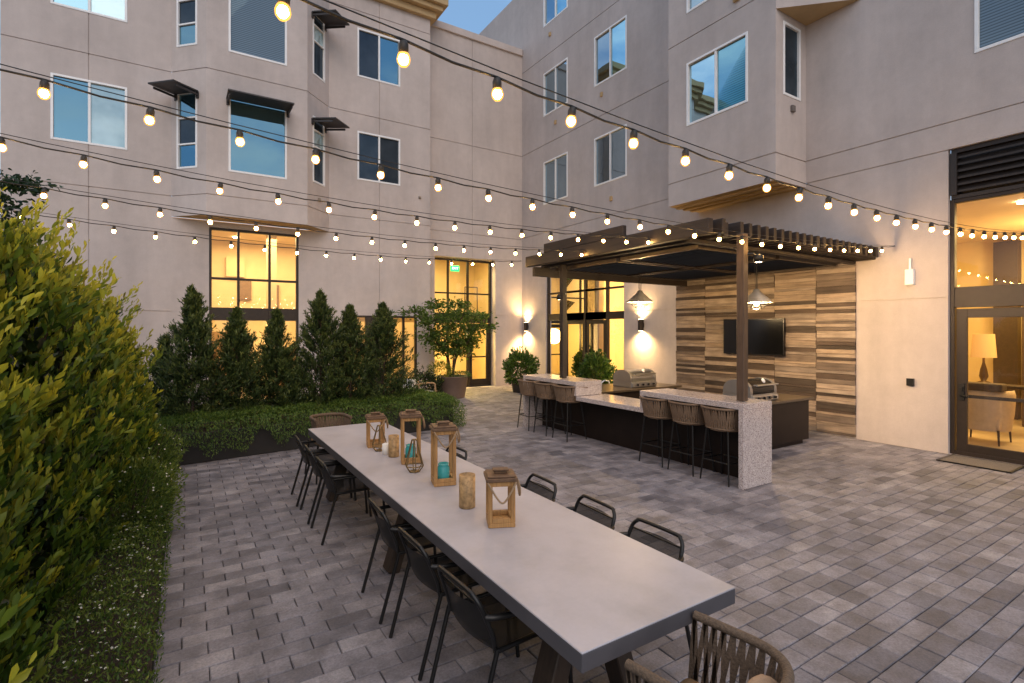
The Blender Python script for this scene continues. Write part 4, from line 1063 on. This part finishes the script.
# ------------------------------------------------------------------ vegetation
def unit(a): return a/np.maximum(np.linalg.norm(a, axis=-1, keepdims=True), 1e-9)
def leaf_mesh(name, P, D, L, W, mat, parent=None, fold=.35, tint=None, six=True, curl=.0, world=True):
    n = len(P); D = unit(D); rnd = rng.normal(size=(n,3)); U = unit(np.cross(D, rnd)); Nn = np.cross(U, D)
    L = np.broadcast_to(L,(n,))[:,None]; W = np.broadcast_to(W,(n,))[:,None]
    lift = Nn*(W*fold*.5)
    cu = Nn*(L*curl)
    if six:
        V = np.stack([P, P+D*L*.34+U*W*.38+lift, P+D*L*.7+U*W*.5+lift-cu*.4, P+D*L-cu, P+D*L*.7-U*W*.5+lift-cu*.4, P+D*L*.34-U*W*.38+lift],1)
        F = np.array([[0,1,2,3],[0,3,4,5]]); k = 6
    else:
        V = np.stack([P, P+D*L*.5+U*W*.5+lift, P+D*L, P+D*L*.5-U*W*.5+lift],1); F = np.array([[0,1,2],[0,2,3]]); k = 4
    V = V.reshape(-1,3); nf = len(F)
    faces = (np.arange(n)[:,None,None]*k + F[None]).reshape(-1, F.shape[1])
    me = bpy.data.meshes.new(name)
    me.vertices.add(len(V)); me.vertices.foreach_set('co', V.astype(np.float32).ravel())
    me.loops.add(faces.size); me.loops.foreach_set('vertex_index', faces.astype(np.int32).ravel())
    me.polygons.add(len(faces)); me.polygons.foreach_set('loop_start', np.arange(0, faces.size, F.shape[1], dtype=np.int32))
    me.update(calc_edges=True)
    if tint is not None:
        at = me.attributes.new('tint','FLOAT','POINT'); at.data.foreach_set('value', np.repeat(tint, k).astype(np.float32))
    me.materials.append(mat)
    o = bpy.data.objects.new(name, me); COL.objects.link(o)
    if parent is not None: o.parent = parent
    return o

def hedge_shrub(label, x, y, R, H, shoots, seed, leafL=.07, zmin=.15, sx=1.0):
    global rng
    rng = np.random.default_rng(seed)
    t = thing('hedge_shrub', label, 'shrub', (x,y,0.02), 0, 'broadleaf shrubs of the left hedge')
    def rad(tt): return R*np.clip(np.minimum(1, .72+.9*tt)*np.sqrt(np.clip(1.0-((tt-.35)/.68)**2*(tt>.35),0.02,1)),.05,1)
    # shoots
    n = shoots
    th = rng.uniform(0,2*PI,n); tt = rng.beta(1.15,1.0,n)
    lump = 1+.16*np.sin(th*3+seed)+.13*np.sin(th*5+tt*9+seed*2)
    rr = rad(tt)*lump*rng.uniform(.74,1.0,n)
    B = np.stack([rr*np.cos(th)*sx, rr*np.sin(th), zmin+(H-zmin-.18)*tt],1)
    out = np.stack([np.cos(th),np.sin(th),np.zeros(n)],1)
    d = unit(out*rng.uniform(.15,.75,n)[:,None] + np.array([0,0,1.0])*rng.uniform(.7,1.4,n)[:,None] + rng.normal(size=(n,3))*.18)
    SL = rng.uniform(.15,.27,n)+.2*(rng.uniform(0,1,n)<.16)*(.4+tt)
    nl = 17
    s = np.linspace(.1,1,nl)
    P = B[:,None,:] + d[:,None,:]*(SL[:,None]*s[None,:])[:,:,None]
    az = (np.arange(nl)*2.4)[None,:]+rng.uniform(0,6.28,n)[:,None]
    a1 = unit(np.cross(d, rng.normal(size=(n,3)))); a2 = np.cross(d,a1)
    radial = a1[:,None,:]*np.cos(az)[:,:,None] + a2[:,None,:]*np.sin(az)[:,:,None]
    spread = (1.05-.55*s)[None,:,None]
    LD = d[:,None,:]*.85 + radial*spread*.6 + np.array([0,0,.18]) + rng.normal(size=(n,nl,3))*.1
    LL = leafL*rng.uniform(.55,1.35,(n,nl))*(1.05-.35*(s[None,:]>.9))
    tint = np.clip((s[None,:]-.45)*1.6,0,1)*np.clip(rng.normal(.05,.3,n)+1.0*tt**1.4,0,1)[:,None]  # more yellow towards the top, bulb light painted over new growth
    leaf_mesh('foliage', P.reshape(-1,3), LD.reshape(-1,3), LL.ravel(), LL.ravel()*.34, L_HEDGE, t, tint=tint.ravel(), curl=.06)
    # interior foliage, its dark colour stands for the shade inside
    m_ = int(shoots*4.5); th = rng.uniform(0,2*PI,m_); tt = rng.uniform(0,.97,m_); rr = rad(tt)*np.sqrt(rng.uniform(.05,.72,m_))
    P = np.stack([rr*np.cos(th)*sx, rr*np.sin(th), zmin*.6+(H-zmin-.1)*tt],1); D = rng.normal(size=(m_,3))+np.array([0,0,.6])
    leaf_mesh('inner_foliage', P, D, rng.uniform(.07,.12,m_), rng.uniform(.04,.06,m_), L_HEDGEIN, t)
    mb = MB()
    for k in range(7):
        a = rng.uniform(0,2*PI); r1 = R*rng.uniform(.2,.7)
        mb.tube(catmull([(0.05*math.cos(a),0.05*math.sin(a),0),(r1*.4*math.cos(a)*sx,r1*.4*math.sin(a),H*.35),(r1*math.cos(a+.2)*sx,r1*math.sin(a+.2),H*.85)],4), .02, 6, r1=.006)
    mb.build('stem', BARK, t)
hedge_shrub('low near hedge shrub with large leaves in the bottom left corner', -1.02, 1.8, .52, 1.5, 624, 11, .056)
hedge_shrub('tall hedge shrub at the left edge with yellow new growth and painted bulb light, closest of the tall ones', -1.24, 2.95, .62, 1.98, 1080, 12, .06)
hedge_shrub('tallest hedge shrub with pointed yellow shoots reaching the light strings', -1.1, 3.95, .56, 2.6, 1032, 13, .06)
hedge_shrub('yellow green hedge shrub just right of the tallest one', -1.1, 5.0, .6, 2.5, 960, 14, .06)
hedge_shrub('hedge shrub second from the far end of the left hedge', -1.05, 6.1, .6, 2.35, 888, 15, .06)
hedge_shrub('hedge shrub at the far end of the left hedge, before the small conifer', -1.0, 7.2, .58, 2.15, 816, 16, .06)
hedge_shrub('hedge shrub set back behind the front row at the left edge', -1.95, 4.4, .7, 2.0, 500, 17, .075)
hedge_shrub('rounded low shrub filling the far corner of the hedge by the planter', -1.0, 8.2, .55, 1.75, 460, 18, .065)

def mound(name, label, cat, x0, x1, y0, y1, zf, n, mat, L, kind='stuff', flowers=0, parent=None, droop=None, seed=3):
    global rng
    rng = np.random.default_rng(seed)
    x = rng.uniform(x0,x1,n); y = rng.uniform(y0,y1,n); z = zf(x,y)
    u = rng.uniform(0,1,n)
    P = np.stack([x,y,z*(1-.35*u**2)],1)
    D = rng.normal(size=(n,3))*.6+np.array([0,0,.7])
    LL = L*rng.uniform(.6,1.3,n)
    o = leaf_mesh(name, P, D, LL, LL*.36, mat, parent, six=False, tint=(rng.uniform(0,1,n)*(u<.3)*.9))
    if cat: tag(o, label, cat, None, kind)
    return o
def nz2(x, y, s=1.0, seed=0):
    return (np.sin(x*7.1*s+seed)+np.sin(y*5.3*s+1.3*seed)+np.sin((x+y)*11.7*s)+np.sin((x-y*1.7)*17.3*s+seed))/4
def zf1(x, y):
    e = np.clip((-.12+.02*np.sin(y*6)-x)/.22,0,1)**.5
    return e*(.27+.05*nz2(x,y,1.0))+.01
mound('ground_cover','low green ground cover edging the pavers under the hedge','ground cover',-.95,-.13,.8,9.0,zf1,42000,L_GC,.028,seed=5)
def flowers(label, n, x0, x1, y0, y1, zf, seed):
    r = np.random.default_rng(seed); x = r.uniform(x0,x1,n); y = r.uniform(y0,y1,n); z = zf(x,y)+.012
    m = MB()
    for i in range(n):
        s = r.uniform(.003,.0055); c = Vector((x[i],y[i],z[i])); q = Vector((r.normal()*.4,r.normal()*.4,1)).normalized(); a = q.orthogonal().normalized(); b = q.cross(a)
        for k in range(5):
            an = 2*PI*k/5; e = a*math.cos(an)+b*math.sin(an); f = q.cross(e)
            m.add([c, c+e*s+f*s*.5+q*.002, c+e*s*1.7, c+e*s-f*s*.5+q*.002], [(0,1,2,3)])
    tag(m.build('white_flowers', PETAL), label, 'flowers', None, 'stuff')
flowers('tiny white flowers scattered over the low ground cover', 420, -.55,-.14,1.6,8,zf1,8)
# flowering bush by the path
def bush(name, label, cat, c, R, H, n, mat, L, seed, wr=.36, flow=0, group=None, six=False, z0=.05, stems=True):
    global rng
    rng = np.random.default_rng(seed)
    t = thing(name, label, cat, c, 0, group)
    th = rng.uniform(0,2*PI,n); ph = np.arccos(rng.uniform(-.8,1,n)); rr = rng.uniform(.45,1,n)**.6*(1+.14*np.sin(th*3+seed)+.12*np.sin(ph*7+th*2))
    P = np.stack([R*rr*np.sin(ph)*np.cos(th), R*rr*np.sin(ph)*np.sin(th), z0+H*.4+H*.6*rr*np.cos(ph)],1)
    P[:,2] = np.maximum(P[:,2], z0)
    D = unit(P-np.array([0,0,H*.3]))+rng.normal(size=(n,3))*.45+np.array([0,0,.3])
    LL = L*rng.uniform(.7,1.25,n)
    leaf_mesh('foliage', P, D, LL, LL*wr, mat, t, six=six, tint=(rr>.9)*rng.uniform(0,.8,n), curl=.05)
    if stems:
        mb = MB()
        for k in range(6):
            a = k*1.05; mb.tube([(0.03*math.cos(a),0.03*math.sin(a),0),(R*.4*math.cos(a),R*.4*math.sin(a),H*.5),(R*.6*math.cos(a+.3),R*.6*math.sin(a+.3),H*.8)], .012, 5, r1=.005)
        mb.build('stem', BARK, t)
    if flow:
        m = MB()
        idx = rng.choice(np.where(rr>.85)[0], flow)
        for i in idx:
            s = .006; cc = Vector(P[i]*1.03); q = (cc-Vector((0,0,H*.3))).normalized(); a = q.orthogonal().normalized(); b = q.cross(a)
            for k in range(5):
                an = 2*PI*k/5; e = a*math.cos(an)+b*math.sin(an); f = q.cross(e)
                m.add([cc, cc+e*s+f*s*.5, cc+e*s*1.7, cc+e*s-f*s*.5], [(0,1,2,3)])
        m.build('flowers', PETAL, t)
    return t
bush('flowering_bush','rounded dark bush dotted with white flowers at the foot of the hedge, nearer one','bush',(-.5,5.9,.02),.42,.72,6500,L_GC,.04,21,flow=130,group='white flowering bushes')
bush('flowering_bush','rounded dark bush dotted with white flowers next to the planter end','bush',(-.48,7.3,.02),.42,.85,6500,L_GC,.04,22,flow=130,group='white flowering bushes')

# long planter
PT = thing('planter', 'long low black planter box in front of the conifers', 'planter', (2,9.4,0))
PTA = Plane((-.35,8.76),(math.cos(.128),math.sin(.128)),(math.sin(.128),-math.cos(.128)))
m = MB(); PTA.box(m, 0, 4.9, -1.5, -1.46, .003, .44); PTA.box(m, 0, 4.9, -.04, 0, .003, .44); PTA.box(m, 0,.04,-1.46,-.04,.003,.44); PTA.box(m,4.86,4.9,-1.46,-.04,.003,.44)
m.build('planter_wall', simple('planter_black', (.012,.011,.011), .6), PT, True, bev=.006)
m = MB(); PTA.box(m, .041,4.859,-1.459,-.041,.05,.38); m.build('soil', SOIL, PT, True)
rng = np.random.default_rng(31)
n = 62000
u = rng.uniform(-.1,5.08,n); dd = rng.uniform(-1.6,.16,n)
endf = np.clip(np.minimum(u+.1,5.08-u)/.3,0,1)**.5
ztop = .44+endf*(.2+.06*nz2(u*1.2,dd*1.2,1,3))
edge = dd > -.13
hang = np.where(edge, (.19+.07*np.sin(u*3.1)+.07*np.sin(u*7.7+1)+.1*np.sin(u*13.1)), 0)
z = np.where(edge, ztop - rng.uniform(0,1,n)**1.3*np.clip(hang+.2,.1,.58), ztop - .1*rng.uniform(0,1,n)**2)
dd = np.where(edge, .03+.2*np.sqrt(np.clip((ztop-z)/.1,0,1))*rng.uniform(.2,1,n)*(1+.25*np.sin(u*5)), dd)
# foliage rolling over the right hand end down to the ground
ne = 9000; ue = rng.uniform(0,1,ne); ve = rng.uniform(-1.5,.12,ne); q = rng.uniform(0,1,ne)*PI/2
u = np.concatenate([u, 4.75+(.36+.05*np.sin(ve*7))*np.sin(q)*rng.uniform(.75,1,ne)]); dd = np.concatenate([dd, ve]); z = np.concatenate([z, .03+(.6+.04*np.sin(ve*5))*np.cos(q)*rng.uniform(.8,1,ne)])
edge = np.concatenate([edge, q > .9]); n += ne
P = np.array([tuple(PTA.p(a,b,c)) for a,b,c in zip(u,dd,z)])
nv = np.array(PTA.n)
D = rng.normal(size=(n,3))*.5 + np.where(edge[:,None], nv*.6+np.array([0,0,-.75]), np.array([0,0,.6])+nv*.2)
o = leaf_mesh('trailing_ground_cover', P, D, rng.uniform(.03,.06,n), rng.uniform(.008,.014,n), L_TRAIL, None, six=False, tint=rng.uniform(0,1,n)*(rng.uniform(0,1,n)<.35)*(~edge*.7+edge*.4))
tag(o, 'trailing rosemary like ground cover spilling over the black planter', 'ground cover', None, 'stuff')

def conifer(label, x, y, H, R, seed, n=210, name='conifer_tree'):
    global rng
    rng = np.random.default_rng(seed)
    t = thing(name, label, 'tree', (x,y,.38), 0, 'narrow conifers in the planter')
    H = H-.38
    Pl, Dl, Ll, Tl = [], [], [], []
    mb = MB(); mb.tube([(0,0,0),(.01,0,H*.5),(0.02,.01,H*.93)], .03, 7, r1=.006); mb.build('trunk', BARK, t)
    bm_ = MB()
    for k in range(n):
        f = rng.uniform(.0,1)**1.1; z = .06+f*(H-.2)
        prof = R*(1-f)**.95*(.85+.15*min(1,f*6)) + .012
        a = rng.uniform(0,2*PI); ln_ = prof*rng.uniform(.55,1.18)*(1+.18*math.sin(a*3+seed+f*6))
        up = rng.uniform(.15,.6)+f*.5
        tip = np.array([ln_*math.cos(a), ln_*math.sin(a), z+ln_*up+.06])
        mid = np.array([ln_*.55*math.cos(a), ln_*.55*math.sin(a), z+ln_*up*.35])
        st = np.array([0,0,z-.04])
        if k % 3 == 0: bm_.tube([st,mid,tip], .007, 4, r1=.002)
        for q in range(3):
            # side sprays
            tp = tip + rng.normal(size=3)*.055*(1-.75*f)*(q>0); base = mid + (st-mid)*rng.uniform(0,.5)*(q>0)
            dv = unit(tp-base); nl = 24
            s = rng.uniform(.02,1.1,nl)
            Pq = base+ (tp-base)*s[:,None] + rng.normal(size=(nl,3))*(.016-.01*f)
            Dq = dv*.8+np.array([0,0,.45])+rng.normal(size=(nl,3))*.5
            Pl.append(Pq); Dl.append(Dq); Ll.append(rng.uniform(.045,.085,nl)); Tl.append(np.clip((s-.7)*2.5,0,1)*rng.uniform(0,1))
    # leader tuft
    nl = 60; s = rng.uniform(0,1,nl); Pl.append(np.stack([rng.normal(size=nl)*.02*(1.2-s),rng.normal(size=nl)*.02*(1.2-s),H-.32+s*.3],1)); Dl.append(rng.normal(size=(nl,3))*.4+np.array([0,0,1])); Ll.append(rng.uniform(.04,.07,nl)); Tl.append(s)
    P = np.concatenate(Pl); L = np.concatenate(Ll)
    leaf_mesh('crown', P, np.concatenate(Dl), L, L*.24, L_CON, t, six=False, tint=np.concatenate(Tl))
    bm_.build('branch', BARK, t)
yT = lambda x: 9.55+.128*x
for i,(x,H,R,l) in enumerate(((.06,2.66,.5,'tall narrow conifer at the left end of the planter, left of the lit window'),(.68,2.33,.44,'shorter narrow conifer before the left half of the lit tall window'),(1.31,2.34,.46,'narrow conifer before the right half of the lit tall window'),
        (2.05,2.7,.56,'tallest and fullest conifer, just right of the lit tall window'),(2.6,2.45,.5,'slim conifer between the tallest one and the last one'),(3.27,2.52,.58,'wide conifer at the right end of the planter with a bare trunk foot'))):
    conifer(l, x, yT(x), H, R*1.2, 40+i, 330)
conifer('small dark conifer beside the hedge, left of the planter trees', -.3, 9.9, 1.9, .4, 50, 150)

# leafy trees
def leafy_tree(name, label, loc, stems, L, mat, nper, spread, seed, wr=.45, group=None, droop=.2, zb=0):
    """stems: list of limb polylines; leaves spread round their outer halves"""
    global rng
    rng = np.random.default_rng(seed)
    t = thing(name, label, 'tree', loc, 0, group)
    mb = MB(); P = []; D = []
    for pts, r in stems:
        c = catmull(pts, 6); mb.tube(c, r, 7, r1=r*.25)
        c = np.array([tuple(p) for p in c]); k = len(c)
        for i in range(int(k*.35), k):
            for q in range(3):
                a = rng.uniform(0,2*PI); ln_ = spread*rng.uniform(.4,1.1)
                e = c[i]+np.array([ln_*math.cos(a),ln_*math.sin(a),rng.uniform(-.12,.3)*spread])
                if rng.uniform() < .5: mb.tube([tuple(c[i]),tuple((c[i]+e)/2+np.array([0,0,.03])),tuple(e)], r*.18, 4, r1=.002)
                s = rng.uniform(.25,1.1,nper)
                pp = c[i]+(e-c[i])*s[:,None]+rng.normal(size=(nper,3))*spread*.13
                P.append(pp); D.append((e-c[i])/max(ln_,.01)*.8+rng.normal(size=(nper,3))*.6+np.array([0,0,-droop]))
    mb.build('trunk', BARK, t)
    P = np.concatenate(P); n = len(P); LL = L*rng.uniform(.7,1.3,n)
    leaf_mesh('crown', P, np.concatenate(D), LL, LL*wr, mat, t, curl=.1)
    return t
def pot(x, y, r0, r1, h, mat, label, sq=True):
    t = thing('plant_pot', label, 'plant pot', (x,y,.003), .2)
    m = MB(); m.lathe([(0,0.001),(r0,0),(r0*1.02,.02),(r1,h-.03),(r1*1.03,h-.02),(r1*1.03,h),(r1*.9,h),(r1*.87,h-.1)], 28); m.build('pot_body', mat, t)
    m = MB(); m.lathe([(0,h-.07),(r1*.88,h-.07)], 24); m.build('soil', SOIL, t)
    return t
pot(6.48,13.55,.36,.46,.62,POTC,'large tapered brown pot holding the maple before the recessed door')
st = []
for a, ln_, hh in ((2.9,1.15,2.45),(2.4,.55,2.7),(1.0,.5,2.75),(.2,1.0,2.35),(-.6,.9,2.0),(3.6,.8,2.2),(5.0,.6,2.4),(3.1,.7,1.7),(.1,.75,1.55)):
    st.append(([(0.03*math.cos(a),.03*math.sin(a),0),(.15*math.cos(a),.1*math.sin(a),.6),(.5*ln_*math.cos(a),.5*ln_*math.sin(a),hh*.62-.2),(.85*ln_*math.cos(a),.7*ln_*math.sin(a),hh*.88-.3),(1.1*ln_*math.cos(a),.85*ln_*math.sin(a),hh*.9-.35)],.022))
leafy_tree('maple_tree','airy multi stemmed maple in the large brown pot by the recessed door',(6.48,13.55,.55),st,.1,L_MAPLE,10,.42,61)
bush('fern','lime green ferny plant at the foot of the potted maple','plant',(6.1,13.5,.5),.34,.5,900,L_PALM,.1,62,wr=.16,stems=False,z0=.05)
bush('trailing_plant','small pale trailing plant over the rim of the brown pot','plant',(6.7,13.4,.56),.3,.16,700,L_CITRUS,.05,63,stems=False,z0=.03)
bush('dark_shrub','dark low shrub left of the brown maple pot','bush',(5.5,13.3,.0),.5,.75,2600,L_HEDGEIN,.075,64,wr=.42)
pot(8.85,13.55,.24,.3,.42,BLKPOT,'round black pot in the corner left of the double doors')
bush('potted_shrub','glossy leafy shrub in the black pot in the corner, left of the double doors','shrub',(8.85,13.55,.3),.5,.95,2300,L_CITRUS,.11,65,wr=.42,six=True,z0=.02,group='potted citrus shrubs')
pot(9.35,10.6,.24,.3,.42,BLKPOT,'round black pot before the right door leaf, behind the bar')
bush('potted_shrub','glossy leafy shrub in the pot before the right door leaf, behind the bar','shrub',(9.35,10.6,.3),.45,.95,2200,L_CITRUS,.11,66,wr=.42,six=True,z0=.02,group='potted citrus shrubs')
# tall tree beyond the hedge on the left
st = []
for k in range(9):
    a = k*.7; st.append(([(0,0,0),(.05*math.cos(a),.05*math.sin(a),1.6),(.35*math.cos(a),.35*math.sin(a),2.6+.1*k),(.6*math.cos(a),.6*math.sin(a),3.1+.16*k)],.05))
leafy_tree('tall_tree','tall dark green tree rising behind the hedge at the left edge of the photo',(-3.15,12.0,0),st,.1,L_TREE,60,.55,67)

# lounge chair glimpsed past the planter end
t = thing('lounge_chair','pale lounge chair with curved tan arm glimpsed past the right planter end','chair',(4.85,12.2,.003), .3)
for s in (-1,1):
    MB().tube(catmull([(-.35,s*.32,0),(-.34,s*.32,.5),(-.25,s*.32,.62),(.25,s*.32,.62),(.34,s*.32,.5),(.35,s*.32,0)],6), .022, 8).build('arm', ROPE, t)
MB().box(-.33,.33,-.3,.3,.26,.42).build('seat', WAX, t, bev=.04, seg=3)
MB().box(-.36,-.22,-.3,.3,.421,.75).build('backrest', WAX, t, bev=.04, seg=3)

# ------------------------------------------------------------------ render settings
sc.render.engine = 'CYCLES'
sc.view_settings.view_transform = 'Standard'; sc.view_settings.look = 'None'; sc.view_settings.exposure = 0; sc.view_settings.gamma = 1
sc.cycles.use_denoising = True
try:
    sc.cycles.denoiser = 'OPENIMAGEDENOISE'; sc.cycles.denoising_input_passes = 'RGB_ALBEDO_NORMAL'
except Exception: pass
sc.cycles.max_bounces = 8; sc.cycles.diffuse_bounces = 3; sc.cycles.glossy_bounces = 4; sc.cycles.transparent_max_bounces = 16
sc.cycles.sample_clamp_indirect = 4; sc.cycles.caustics_reflective = False; sc.cycles.caustics_refractive = False
